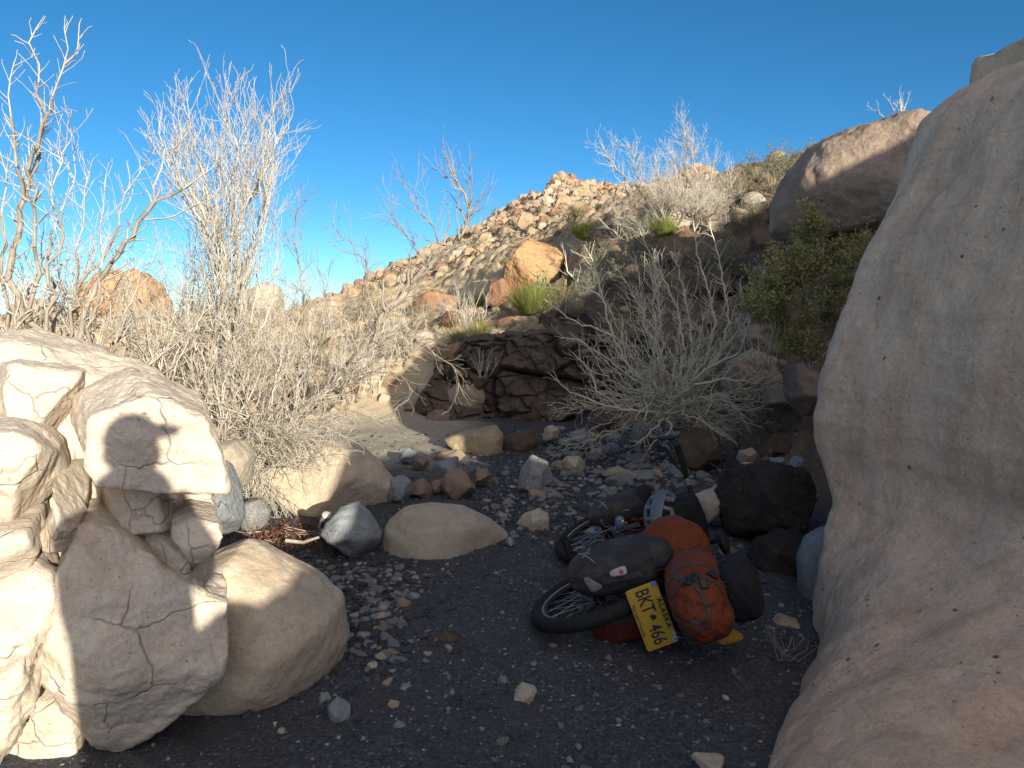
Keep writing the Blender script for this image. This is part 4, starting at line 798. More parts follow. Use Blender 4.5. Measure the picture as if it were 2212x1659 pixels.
leafy(41, 'olive green leafy shrub beside the giant boulder', [
 [(1745, 800), (1740, 700), (1735, 600), (1745, 520), (1750, 465)], [(1745, 800), (1700, 720), (1690, 640), (1700, 570)], [(1745, 800), (1670, 700), (1660, 640), (1665, 590)],
 [(1750, 800), (1790, 700), (1800, 600), (1830, 540)], [(1750, 800), (1830, 700), (1850, 600), (1872, 520)], [(1745, 800), (1720, 760), (1700, 740)], [(1750, 800), (1780, 750), (1800, 720)],
 [(1740, 620), (1770, 560), (1775, 500)], [(1730, 640), (1715, 590), (1700, 560)], [(1800, 620), (1860, 580), (1890, 570)], [(1745, 760), (1740, 730), (1745, 700)], [(1700, 720), (1665, 690), (1640, 640)], [(1790, 680), (1830, 640), (1850, 560)]],
 tuple(at(1745, 805, Y)), Y)
def tuft(seed, n, h, spread, w_=.004, curve=.25, mat='straw', name='blades'):
    rnd = np.random.default_rng(seed); V = []; Fc = []
    a = rnd.uniform(0, 6.283, n); s = rnd.uniform(0, 1, n)**.7*spread; L = h*rnd.uniform(.5, 1.05, n)
    b = np.stack((np.cos(a)*s*.25*h, np.sin(a)*s*.25*h, 0*a), 1); d = np.stack((np.cos(a)*s, np.sin(a)*s, np.ones(n)), 1)+rnd.normal(size=(n, 3))*.12; d /= np.linalg.norm(d, axis=1)[:, None]
    sd = np.stack((-np.sin(a+rnd.normal(size=n)), np.cos(a), 0*a), 1)*w_; P = []
    for k in range(4):
        f = k/3; c = b+d*(L*f)[:, None]+np.stack((np.cos(a)*s*curve*f*f*h, np.sin(a)*s*curve*f*f*h, -curve*.4*f*f*h*s), 1)
        P += [c-sd*(1-f*.85), c+sd*(1-f*.85)]
    V = np.stack(P, 1).reshape(-1, 3); i = np.arange(n)*8
    Fc = np.concatenate([np.stack((i+2*k, i+2*k+1, i+2*k+3, i+2*k+2), 1) for k in range(3)])
    return mesh(name, V, Fc, M[mat], False)
def bushball(seed, h, n, mat, leaf=.018, per=5, tw='twigd'):
    q = Plant(seed)
    for k in range(n):
        a = q.r.uniform(0, 6.283); s = q.r.uniform(.1, 1.3); q.grow(Vector((q.r.gauss(0, .03), q.r.gauss(0, .03), -.02)), Vector((math.cos(a)*s, math.sin(a)*s, 1)), h*q.r.uniform(.6, 1), .006, 2, .3, .05, .07*h/.5, .7, .8, .45)
    P = np.array([t_[:] for t_ in q.tips+q.pts[::2]]); return q, leafcloud('foliage', P, leaf, M[mat], np.random.default_rng(seed), per, .02)
tag(link('joint_fir_shrub', tuft(51, 1600, .62, 1.1, .0045, .1, 'ephedra'), None, gat(1150, 13.4)), 'bright yellow green broom-like shrub on the ledge above the dark bank', 'bush')
tag(link('joint_fir_shrub', tuft(52, 900, .28, 1.1, .0045, .1, 'ephedra'), None, gat(1030, 12.4)), 'smaller yellow green broom-like shrub left of the bright one', 'bush')
tag(link('joint_fir_shrub', tuft(53, 900, .42, .9, .006, .1, 'ephedra'), None, gat(1432, 14.2)), 'yellow green broom-like shrub under the wide bare bush', 'bush')
tag(link('joint_fir_shrub', tuft(54, 900, .5, .9, .006, .1, 'ephedra'), None, gat(1262, 17.4)), 'dull green broom-like shrub behind the large orange boulder', 'bush')
tag(link('yucca', tuft(55, 150, .5, 1.2, .014, .05, 'ephedra'), None, gat(1030, 18.2)), 'spiky green yucca rosette above the red boulder', 'yucca')
tag(link('yucca', tuft(56, 120, .5, 1.2, .02, .05, 'sage'), None, gat(1052, 19)), 'grey green yucca rosette just right of the brighter one', 'yucca')
# cholla cactus: jointed arms
def cholla(base, Y):
    rnd = random.Random(9); V = []; T = []; c = 0; D, Tt = ico(2); jts = []
    def arm(p, d, lev, r):
        nonlocal c
        for k in range(rnd.randint(1, 2) if lev else 1):
            L = rnd.uniform(.09, .15); q = p+d*L; jts.append((p.copy(), q.copy(), r)); p = q; d = (d+Vector((rnd.gauss(0, .3), rnd.gauss(0, .3), rnd.gauss(.05, .2)))).normalized()
        if lev < 5:
            for k in range(2 if lev < 4 else rnd.randint(1, 2)):
                arm(p, (d+Vector((rnd.gauss(0, .8), rnd.gauss(0, .8), rnd.gauss(.1, .35)))).normalized(), lev+1, r*.9)
    arm(Vector((0, 0, -.03)), Vector((0, 0, 1)), 0, .028); arm(Vector((.03, 0, 0)), Vector((.6, 0, .9)).normalized(), 1, .024); arm(Vector((-.03, 0, 0)), Vector((-.6, .2, .9)).normalized(), 1, .024)
    for a, b, r in jts:
        d = (b-a); q = d.to_track_quat('Z', 'Y').to_matrix(); m = np.array(q); bump_ = 1+.18*np.sin(D[:, 2]*18)*np.sin(np.arctan2(D[:, 1], D[:, 0])*6)
        P = (D*bump_[:, None]*np.array((r, r, d.length*.56)))@m.T+np.array((a+b)/2); V.append(P); T.append(Tt+c); c += len(P)
    tag(link('cholla_cactus', mesh('cholla_cactus', np.concatenate(V), np.concatenate(T), M['cactus']), None, gat(base[0], Y)), 'pale green branching cholla cactus on the sunlit shelf left of the spiky shrub', 'cactus')
cholla((1183, 672), 14.0)

# brush and grass clumps on the slopes: individual plants from a few kinds
rr = random.Random(77); protos = []
for k in range(3):
    q, fol = bushball(60+k, .42, 14, 'sage'); segs = np.array(q.limb+q.twig)
    protos.append((tubes('branches', segs, M['twigd'], 3), fol))
grs = [tuft(70+k, 420, .30, 1.0, .004, .45, 'straw', 'grass_blades') for k in range(2)]
brush = []
regions = [  # picture box, depth range, count, words
 (1640, 1760, 350, 440, 19, 25, 16, 'on the skyline left of the dark perched boulder'),
 (1560, 1690, 420, 520, 14, 21, 18, 'on the upper slope right of the wide bare bush'),
 (1290, 1420, 560, 660, 11, 14.5, 14, 'on the shaded slope below the wide bare bush'),
 (1430, 1680, 500, 600, 11, 14.5, 16, 'on the slope above the sunlit spiky shrub'),
 (1180, 1300, 600, 700, 11.5, 14, 12, 'on the sunlit shelf around the cholla cactus'),
 (930, 1110, 640, 790, 10.8, 15, 18, 'around the grey bush on the lower hillside'),
 (700, 930, 690, 830, 11, 20, 20, 'on the sunlit bank below the far hill'),
 (300, 700, 690, 800, 9, 24, 22, 'behind the bare bushes on the left'),
 (1100, 1300, 500, 620, 16, 24, 12, 'on the hillside around the large orange boulder')]
for (x0, x1, y0, y1, ya, yb_, n, wd) in regions:
    for k in range(n):
        Yq = rr.uniform(ya, yb_); px = rr.uniform(x0, x1); b = at(px, 600, Yq); z = h1(b.x, Yq); g_ = rr.random() < .4
        sc = rr.uniform(.6, 1.25)*(.8+Yq/40); loc = (b.x, Yq, z-.02)
        if g_:
            o = link('grass_clump', rr.choice(grs), None, loc, (0, 0, rr.uniform(0, 6.3)), (sc, sc, sc)); tag(o, 'dry straw grass clump '+wd, 'grass clump', 'straw grass clumps '+wd)
        else:
            a_, b_ = rr.choice(protos); o = thing('brush_clump', 'low grey green brush clump '+wd, 'brush', loc, 'brush clumps '+wd, (0, 0, rr.uniform(0, 6.3))); o.scale = (sc, sc, sc*rr.uniform(.75, 1.1))
            link('branches', a_, o); link('foliage', b_, o)
# scrub of the far hill: too many to count
rnd = np.random.default_rng(5); Pl = []; Sz = []
for k in range(2600):
    px = rnd.uniform(640, 1800); y_ = math.exp(rnd.uniform(math.log(29), math.log(124))); x_, y_, z_ = hill_z(px, y_)
    s = rnd.uniform(.2, .5)*min(1, y_/75); q = rnd.normal(size=(26, 3))*np.array((.55, .55, .35))*s; q[:, 2] = np.abs(q[:, 2]); Pl.append(q+np.array((x_, y_, z_))); Sz.append(np.full(26, s*.42))
Pl = np.concatenate(Pl); Sz = np.concatenate(Sz)[:, None]
sc_ = link('scrub', leafcloud('scrub', Pl, Sz, M['sage'], rnd, 1, .02))
tag(sc_, 'grey green scrub dotting the far sunlit hill', 'scrub', kind='stuff')
Vs = []; Ts = []; c = 0; shp = [rock_shape(2, 500+k, 30, 8, .08)[0] for k in range(8)]; Tt = ico(2)[1]
for k in range(5200):
    px = rnd.uniform(640, 1800); y_ = math.exp(rnd.uniform(math.log(30), math.log(126)))
    if k % 2: c0 = [(1250, 104, 110, 16), (1215, 85, 50, 12), (1080, 75, 38, 9), (1490, 118, 60, 8)][rnd.integers(4)]; px = c0[0]+rnd.normal()*c0[2]*.6; y_ = c0[1]+rnd.normal()*c0[3]*.6
    x_, y_, z_ = hill_z(px, min(y_, 128)); s = min(1, y_/85)*(rnd.uniform(.2, 1.0)**3.2*.75+.09)*(.85 if k % 2 else 1)
    P = shp[k % 8]*np.array((1, 1, rnd.uniform(.7, 1.3)))*s+np.array((x_, y_, z_+s*.05)); Vs.append(P); Ts.append(Tt+c); c += len(P)
M['hillrock'] = stone('hill_rock', (.48, .37, .25), (.40, .30, .20), (.28, .17, .11), .5, 0, .2, .6)
hm_ = np.repeat(rnd.choice(4, len(Vs), p=[.45, .3, .15, .1]), len(Tt))
tag(link('rubble', mesh('rubble', np.concatenate(Vs), np.concatenate(Ts), [M['hillrock'], M['tan'], M['rust'], M['pale']], False, hm_)), 'pale and rusty rock rubble strewn over the far hill', 'rubble', kind='stuff')
# ------------------------------------------------------------------ the loaded bicycle, lying on its right side
from mathutils.bvhtree import BVHTree
Rw = at(1290, 1304, 3.52); Fw = at(1312, 1168, 4.50)
Rw.z, Fw.z = .165, .17
fw = (Fw-Rw).normalized(); WB = (Fw-Rw).length
tl = math.radians(21); up = Vector((math.cos(tl), 0, math.sin(tl))); up = (up-fw*up.dot(fw)).normalized(); lf = up.cross(fw)
BM = Matrix.Translation(Rw) @ Matrix((fw, lf, up)).transposed().to_4x4()      # local x forward, y left (now uppermost), z up (now right)
def place(o, M_=None, parent=None):
    o.matrix_world = M_ if M_ is not None else BM
    if parent is not None: o.parent = parent; o.matrix_world = Matrix.Identity(4); o.matrix_basis = Matrix.Identity(4)
    return o
M['rubber'] = plain('tyre_rubber', (.018, .018, .020), .8, .3, var=.4, vs=60, bump=.4)
M['rim'] = plain('rim_sidewall', (.42, .41, .39), .45, .5, .3, .2)
M['black'] = plain('black_metal', (.02, .02, .022), .45, .5, .2)
M['steel'] = plain('bright_steel', (.45, .47, .50), .35, .5, .8)
M['blued'] = plain('blue_grey_rotor', (.22, .33, .42), .4, .5, .5)
def cloth(name, c, var=.35, dust=(.20, .18, .16), da=.35):
    t = NT(name); co = t.co(); q = t.noise(co, 18, 5, .65); wv = t.noise(co, 260, 2, .5)
    col = t.mix(var, c, t.ramp(q, [(.3, (.55, .55, .55)), (.7, (1.3, 1.3, 1.3))]), 'MULTIPLY')
    col = t.mix(t.math('MULTIPLY', t.ramp(t.noise(co, 7, 6, .7), [(.5, 0), (.75, 1)]), da), col, dust)
    h = t.math('ADD', t.math('MULTIPLY', t.noise(co, 22, 5, .6, .8), 1.0), t.math('MULTIPLY', wv, .15))
    return t.done(col, t.bump(h, .5, .012), .75, .3)
M['greycloth'] = cloth('grey_pannier_fabric', (.034, .034, .037))
M['darkcloth'] = cloth('black_fabric', (.010, .010, .012), da=.08)
M['redcloth'] = cloth('red_pannier_fabric', (.09, .012, .010), da=.15)
M['orangecloth'] = cloth('orange_ripstop', (.16, .034, .010), da=.15)
M['yellowcloth'] = cloth('yellow_ochre_fabric', (.42, .22, .03), da=.2)
M['strap'] = cloth('grey_webbing', (.06, .06, .062), da=.1)
M['white'] = plain('white_plastic', (.45, .43, .43), .4, .5, 0, .1)
M['redlens'] = plain('red_lens', (.55, .05, .04), .25, .6, 0, .1)
M['print'] = plain('pale_print', (.26, .25, .24), .6, .4, 0, .3, 80)
M['bluegloss'] = plain('blue_plastic', (.10, .16, .27), .3, .6, 0, .2)
M['plateyellow'] = plain('plate_yellow', (.48, .31, .02), .45, .5, 0, .15, 25)
M['ink'] = plain('plate_black_ink', (.02, .02, .03), .5, .4, 0, .1)
M['stickerblue'] = plain('sticker_blue', (.05, .14, .42), .5, .4, 0, .1)
M['helmetm'] = plain('helmet_shell', (.12, .15, .19), .35, .6, 0, .3, 12)
M['bikered'] = plain('red_frame_paint', (.22, .03, .02), .35, .6, 0, .2)

def torus(R_, r_, n=96, m=14, flat=1.0, knob=0):
    a = np.repeat(np.arange(n), m)*2*math.pi/n; b = np.tile(np.arange(m), n)*2*math.pi/m
    rr_ = r_*np.ones(n*m)
    if knob:
        out = np.cos(b) > -.1; ph = (np.round(a/(2*math.pi/n)).astype(int)+np.tile(np.arange(m), n)//2) % 3 == 0
        rr_ = rr_+knob*(out & ph)
    V = np.stack(((R_+rr_*np.cos(b))*np.cos(a), rr_*np.sin(b)*flat, (R_+rr_*np.cos(b))*np.sin(a)), 1)
    i = np.arange(n*m); r_i, c_i = i//m, i % m; j = ((r_i+1) % n)*m
    return V, np.stack((i, j+c_i, j+(c_i+1) % m, r_i*m+(c_i+1) % m), 1)
def cyl_between(segs, name, mat, k=12): return tubes(name, np.array([(*a, *b, r, s) for a, b, r, s in segs]), mat, k)
def tubemesh(name, pts, r, mat, k=10):
    return cyl_between([(Vector(a), Vector(b), r, r) for a, b in zip(pts, pts[1:])], name, mat, k)
bike = thing('bicycle', 'loaded touring bicycle lying on its side in the shaded gravel', 'bicycle'); bike.matrix_world = BM
def bpart(name, me, parent=None, loc=(0, 0, 0), label=None, rot=None):
    o = link(name, me, parent or bike, loc, rot)
    if label: o['label'] = label
    return o
def wheel(x, rotz=0):
    V, Fq = torus(.302, .034, 168, 16, 1, .0045); wv = bpart('wheel', mesh('tyre', V, Fq, M['rubber'], True), None, (x, 0, 0), None, (0, 0, rotz))
    V, Fq = torus(.266, .014, 120, 10, 1.15); bpart('rim', mesh('rim', V, Fq, M['black']), wv)
    V, Fq = torus(.274, .0035, 120, 6, 1.0); V[:, 1] += .0175; bpart('rim_stripe', mesh('rim_stripe', V, Fq, M['rim']), wv)
    sg = []
    for k in range(32):
        a = k*2*math.pi/32; s = 1 if k % 2 else -1; b = a+(.45 if (k//2) % 2 else -.45)
        sg.append((Vector((.022*math.cos(b), s*.03, .022*math.sin(b))), Vector((.256*math.cos(a), s*.004, .256*math.sin(a))), .0012, .0012))
    bpart('spokes', cyl_between(sg, 'spokes', M['steel'], 5), wv)
    bpart('hub', cyl_between([(Vector((0, -.045, 0)), Vector((0, .045, 0)), .018, .018), (Vector((0, .024, 0)), Vector((0, .034, 0)), .028, .028), (Vector((0, -.034, 0)), Vector((0, -.024, 0)), .028, .028), (Vector((0, -.06, 0)), Vector((0, .06, 0)), .006, .006)], 'hub', M['black'], 16), wv)
    V, Fq = torus(.078, .009, 72, 6, .15); kk = (np.arange(len(V))//6) % 4 < 2; V[kk, 0] *= .985; V[kk, 2] *= .985; V[:, 1] += .042
    rt = bpart('brake_rotor', mesh('brake_rotor', V, Fq, M['blued'], False), wv)
    for k in range(6):
        a = k*math.pi/3
    return wv
wheel(0); wheel(WB, .10)
# frame, fork, racks
P_ = lambda x, y, z: Vector((x, y, z))
BB = P_(.44, 0, -.03); ST = P_(.30, 0, .42); HT = P_(WB-.20, 0, .46); HB = P_(WB-.16, 0, .34)
bpart('frame', cyl_between([(BB, ST, .016, .016), (ST, HT, .016, .016), (BB, HB, .018, .018), (HT+P_(-.01, 0, .03), HB+P_(.01, 0, -.03), .02, .02)]+
    [(P_(0, s*.065, 0), P_(.40, s*.03, -.03), .009, .010) for s in (1, -1)]+[(P_(0, s*.065, 0), P_(.30, s*.025, .38), .008, .008) for s in (1, -1)], 'frame', M['bikered'], 12))
bpart('fork', cyl_between([(HB, HB+P_(.02, 0, -.04), .02, .02)]+[(HB+P_(.02, s*.03, -.03), P_(WB-.03, s*.055, .1), .013, .012) for s in (1, -1)]+[(P_(WB-.03, s*.055, .1), P_(WB, s*.055, 0), .012, .010) for s in (1, -1)], 'fork', M['bikered'], 12))
bpart('crankset', cyl_between([(P_(.44, -.07, -.03), P_(.44, .07, -.03), .02, .02), (P_(.44, .07, -.03), P_(.54, .08, -.17), .012, .010), (P_(.44, -.07, -.03), P_(.34, -.08, .11), .012, .010), (P_(.54, .08, -.17), P_(.54, .16, -.17), .022, .022)], 'crankset', M['black'], 12))
bpart('chainring', mesh('chainring', *torus(.085, .006, 60, 6, .3), M['black']), None, (.44, -.05, -.03))
def rack(x, z, L):
    s_ = []
    for s in (1, -1):
        y = s*.07; s_ += [(P_(x-.03, y, 0), P_(x-L*.4, y, z), .005, .005), (P_(x-.03, y, 0), P_(x+L*.3, y, z), .005, .005), (P_(x-L*.5, y*.9, z), P_(x+L*.5, y*.9, z), .005, .005), (P_(x-L*.4, y*1.05, z*.55), P_(x+L*.25, y*1.05, z*.55), .005, .005)]
    for k in range(4): s_.append((P_(x-L*.5+L*k/3, -.065, z), P_(x-L*.5+L*k/3, .065, z), .005, .005))
    return cyl_between(s_, 'rack', M['black'], 8)
bpart('rack', rack(0, .37, .36)); bpart('rack', rack(WB, .22, .26))
# handlebar: the left half sticks up into the air
hbx = WB-.24; hz = .56
hb = bpart('handlebar', cyl_between([(HT, P_(hbx-.01, 0, .57), .018, .018), (P_(hbx-.01, 0, .57), P_(hbx+.06, 0, hz), .016, .016), (P_(hbx+.06, -.20, hz), P_(hbx+.06, .20, hz), .014, .014),
     (P_(hbx+.06, .20, hz), P_(hbx+.02, .30, hz+.02), .012, .012), (P_(hbx+.06, -.20, hz), P_(hbx+.02, -.28, hz), .012, .012)], 'handlebar', M['black'], 12))
bpart('grip', cyl_between([(P_(hbx+.045, .25, hz+.01), P_(hbx+.0, .40, hz+.02), .019, .019)], 'grip', M['rubber'], 14), hb)
bpart('clamp_band', cyl_between([(P_(hbx+.058, .175, hz), P_(hbx+.056, .205, hz), .020, .020)], 'clamp_band', M['steel'], 14), hb)
bpart('brake_lever', cyl_between([(P_(hbx+.06, .24, hz), P_(hbx+.13, .28, hz-.03), .009, .008), (P_(hbx+.13, .28, hz-.03), P_(hbx+.11, .40, hz-.05), .008, .006)], 'brake_lever', M['black'], 8), hb)
D5, T5 = ico(4); V = D5*np.array((.045, .012, .07)); bpart('mirror', mesh('mirror', V, T5, M['black']), hb, (hbx+.08, .46, hz-.02), None, (.3, .2, 0))
bpart('mirror_arm', cyl_between([(P_(hbx+.0, .40, hz+.02), P_(hbx+.08, .46, hz-.02), .005, .005)], 'mirror_arm', M['black'], 8), hb)
bpart('seat_post', cyl_between([(ST, P_(.235, 0, .62), .014, .014)], 'seat_post', M['black'], 12))
V = D5.copy(); wd = .035+.045*np.clip((.15-V[:, 0])/1.0, 0, 1); V = np.stack((V[:, 0]*.135, V[:, 1]*wd*1.1, V[:, 2]*.028), 1); bpart('saddle', mesh('saddle', V, T5, M['darkcloth']), None, (.22, 0, .64))
bpart('cables', cyl_between([(P_(hbx+.10, s*.1, hz), P_(hbx+.17, s*.04, hz-.12), .0025, .0025) for s in (1, -1)]+[(P_(hbx+.17, s*.04, hz-.12), P_(WB-.16, 0, .36), .0025, .0025) for s in (1, -1)], 'cables', M['black'], 6))

# bags: soft closed shapes with folds, in bicycle coordinates
def soft(a, b, c, e=3.2, seed=1, wr=.012, sub=6, taper=(0, 0), stretch=None, folds=1.0):
    D, T = ico(sub); r = (np.abs(D)**e).sum(1)**(-1/e); U = D*r[:, None]
    sc = 1+taper[0]*U[:, 2:3]*np.array((1, 1, 0))+taper[1]*U[:, 0:1]*np.array((0, 1, 1))
    V = U*np.array((a, b, c))*sc; N = vnormals(V, T); st = np.array(stretch if stretch else (1, 1, 1))
    q = V*14*st; d = wr*(fbm(q*.6+seed, seed, 3)*.8+folds*(1-2*np.abs(fbm(q*.9+seed*3, seed+4, 3, .5))).clip(-1, 1)*.45)
    return V+N*d[:, None], T
def bag(name, V, T, mat, label, cat, Mx, mi=None, mats=None):
    me = mesh(name, V, T, mats or mat, True, mi); o = tag(link(name, me), label, cat); o.matrix_world = Mx
    o['_b'] = 1; del o['_b']
    W = np.array([Mx @ Vector(v) for v in V]) if len(V) < 1 else (np.c_[V, np.ones(len(V))] @ np.array(Mx).T)[:, :3]
    return o, BVHTree.FromPolygons([tuple(v) for v in W], [tuple(map(int, f)) for f in T])
def strip(pts_nrm, w, th=.0025):                     # a band following points on a surface
    V = []; F_ = []; n = len(pts_nrm)
    for i, (p, nn) in enumerate(pts_nrm):
        a = pts_nrm[max(i-1, 0)][0]; b = pts_nrm[min(i+1, n-1)][0]; t_ = (b-a).normalized(); s = t_.cross(nn).normalized()*w/2
        V += [p-s-nn*.001, p-s+nn*th, p+s+nn*th, p+s-nn*.001]
    for i in range(n-1):
        for k in range(4): a = i*4+k; b = i*4+(k+1) % 4; F_.append((a, b, b+4, a+4))
    F_ += [(3, 2, 1, 0), (4*n-4, 4*n-3, 4*n-2, 4*n-1)]; return V, F_
def px_hit(bvh, px, py):
    d = ray(px, py).normalized(); h = bvh.ray_cast(Vector((0, 0, CAMZ)), d)
    if h[0] is None: h = bvh.find_nearest(at(px, py, 3.9)); 
    n = h[1]; n = -n if n.dot(d) > 0 else n
    return h[0]+n*.0015, n
def px_strip(bvh, pts, w, steps=10):
    P = []
    for (a, b), (c, d) in zip(pts, pts[1:]):
        for i in range(steps): P.append(px_hit(bvh, a+(c-a)*i/steps, b+(d-b)*i/steps))
    P.append(px_hit(bvh, *pts[-1])); return strip(P, w)
def px_patch(bvh, poly, off=.003, n=7):               # a filled polygon lying on a surface
    cx = sum(p[0] for p in poly)/len(poly); cy = sum(p[1] for p in poly)/len(poly); V = []; F_ = []; m = len(poly)
    for k in range(n+1):
        for (a, b) in poly: h, nn = px_hit(bvh, cx+(a-cx)*k/n, cy+(b-cy)*k/n); V.append(h+nn*off)
    for k in range(n):
        for i in range(m): F_.append((k*m+i, k*m+(i+1) % m, (k+1)*m+(i+1) % m, (k+1)*m+i))
    return V, F_
def ring(bvh, c, a, b, w, n=48, a0=0, a1=6.2832, fall=.2):
    P = []
    for i in range(n+1):
        t_ = a0+(a1-a0)*i/n; d = (a*math.cos(t_)+b*math.sin(t_)).normalized(); h = bvh.ray_cast(c+d*2, -d)
        if h[0] is None: continue
        P.append((h[0], d))
    return strip(P, w, .003)
def under(o, name, VF, mat, label=None, smooth=False):
    V, F_ = VF; inv = o.matrix_world.inverted(); c = link(name, mesh(name, np.array([inv @ Vector(v) for v in V]), F_, mat, smooth), o)
    if label: c['label'] = label
    return c
def LM(x, y, z, rx=0, ry=0, rz=0):
    return BM @ Matrix.Translation((x, y, z)) @ Matrix.Rotation(rz, 4, 'Z') @ Matrix.Rotation(ry, 4, 'Y') @ Matrix.Rotation(rx, 4, 'X')
dirw = lambda v: (BM.to_3x3() @ Vector(v)).normalized()
# grey rear pannier, uppermost
V, T = soft(.165, .100, .225, 2.9, 3, .010, 6, (.12, 0), (1, 1, .5))
o, bv = bag('pannier', V, T, M['greycloth'], 'large dusty grey pannier with a clip-on light on the upper side of the rear wheel', 'pannier', LM(.0, .108, .125, .06, 0, .05))
c0 = o.matrix_world.translation
V1 = px_patch(bv, [(1262, 1248), (1270, 1246), (1300, 1263), (1301, 1268), (1284, 1277), (1276, 1275), (1263, 1254)]); lg = under(o, 'badge', V1, M['print'])
V1, F1 = [], []
for pl in ([(1271, 1253), (1286, 1262), (1277, 1272)], [(1268, 1262), (1280, 1260), (1296, 1264)], [(1275, 1250), (1283, 1274)]):
    a, b = px_strip(bv, pl, .004, 4); a = [q+Vector((0, 0, .003))+(-ray(1280, 1260).normalized())*.003 for q in a]; F1 += [tuple(i+len(V1) for i in f) for f in b]; V1 += a
under(lg, 'mark', (V1, F1), M['darkcloth'])
V1, F1 = [], []
for pl in ([(1243, 1195), (1258, 1199), (1272, 1205), (1285, 1216)], [(1275, 1186), (1268, 1196), (1258, 1206)], [(1250, 1199), (1262, 1196), (1275, 1197)]):
    a, b = px_strip(bv, pl, .005, 5); F1 += [tuple(i+len(V1) for i in f) for f in b]; V1 += a
under(o, 'logo', (V1, F1), M['print'])
V1 = px_strip(bv, [(1302, 1255), (1345, 1248), (1385, 1238)], .026); under(o, 'strap', V1, M['strap'])
V1 = px_strip(bv, [(1345, 1250), (1350, 1262), (1312, 1277)], .006); under(o, 'strap', V1, M['strap'])
h, n = px_hit(bv, 1336, 1234); q = (ray(1360, 1226)-ray(1322, 1238)).normalized(); q = (q-n*q.dot(n)).normalized(); Mt = Matrix((q, n.cross(q), n)).transposed().to_4x4(); Mt.translation = h+n*.012
D, T3 = ico(4); r = (np.abs(D)**3.5).sum(1)**(-1/3.5); V = D*r[:, None]*np.array((.040, .018, .013)); V[:, 1] *= 1+.25*V[:, 0]/.04
lt = link('tail_light', mesh('tail_light', V, T3, M['white'])); lt.parent = o; lt.matrix_parent_inverse = Matrix.Identity(4); lt.matrix_basis = o.matrix_world.inverted() @ Mt; lt['label'] = 'white clip-on tail light with a red lens'
link('lens', mesh('lens', D*np.array((.010, .010, .005)), T3, M['redlens']), lt, (.016, 0, .012))
# rolled top of that pannier, reaching the orange pack
V, T = soft(.135, .075, .07, 2.6, 13, .012, 5, (0, 0), (1, 1, .5)); me = mesh('roll_top', V, T, M['greycloth']); rt_ = link('roll_top', me, o); rt_.matrix_basis = o.matrix_world.inverted() @ LM(.01, .105, .345)
# grey front pannier
V, T = soft(.125, .085, .195, 2.8, 5, .010, 6, (.12, 0), (1, 1, .5))
o, bv = bag('pannier', V, T, M['greycloth'], 'smaller grey pannier on the upper side of the front wheel', 'pannier', LM(WB+.05, .105, .11, .05, 0, .05))
V1, F1 = [], []
for pl in ([(1294, 1083), (1302, 1088), (1312, 1099)], [(1306, 1083), (1300, 1092), (1294, 1097)], [(1298, 1089), (1310, 1092)]):
    a, b = px_strip(bv, pl, .005, 5); F1 += [tuple(i+len(V1) for i in f) for f in b]; V1 += a
under(o, 'logo', (V1, F1), M['print'])
under(o, 'piping', px_strip(bv, [(1297, 1122), (1306, 1137), (1345, 1137)], .005), M['print'])
h, n = px_hit(bv, 1339, 1124); D, T3 = ico(4); r = (np.abs(D)**2.6).sum(1)**(-1/2.6)
bl = tag(link('bicycle_light', mesh('bicycle_light', D*r[:, None]*np.array((.030, .026, .040)), T3, M['bluegloss']), None, h+n*.02), 'small blue cup-shaped lamp on the lower edge of the front pannier', 'lamp'); link('lens', mesh('lens', D*np.array((.016, .008, .022)), T3, M['steel']), bl, (.014, -.02, .0))
link('reflector', mesh('reflector', D*np.array((.009, .009, .012)), T3, M['redlens']), bl, (.036, -.012, -.002))
V, T = soft(.105, .06, .05, 2.6, 15, .012, 5); rt_ = link('roll_top', mesh('roll_top', V, T, M['darkcloth']), o); rt_.matrix_basis = o.matrix_world.inverted() @ LM(WB+.06, .125, .27)
# red pannier underneath, and the dark one under the front wheel
V, T = soft(.15, .085, .225, 3.2, 7, .009, 6, (.05, 0)); cen = V[T].mean(1); mi = np.where(cen[:, 1] > .035, 1, 0)
o, bv = bag('pannier', V, T, M['redcloth'], 'dark red pannier with a grey side pinned under the rear wheel', 'pannier', LM(-.06, -.125, .155, .0, 0, -.05), mi, [M['redcloth'], M['greycloth']])
V1 = px_patch(bv, [(1305, 1384), (1311, 1382), (1337, 1398), (1336, 1402), (1316, 1405), (1310, 1402)]); lg = under(o, 'badge', V1, M['print'])
V1, F1 = [], []
for pl in ([(1312, 1390), (1326, 1398)], [(1318, 1388), (1316, 1402)]):
    a, b = px_strip(bv, pl, .004, 4); a = [q+(-ray(1320, 1395).normalized())*.004 for q in a]; F1 += [tuple(i+len(V1) for i in f) for f in b]; V1 += a
under(lg, 'mark', (V1, F1), M['darkcloth'])
under(o, 'strap', px_strip(bv, [(1342, 1398), (1370, 1399), (1400, 1398)], .022), M['strap'])
V, T = soft(.12, .075, .18, 3, 8, .01, 5); bag('pannier', V, T, M['redcloth'], 'red pannier almost hidden beneath the front wheel', 'pannier', LM(WB+.02, -.12, .10))
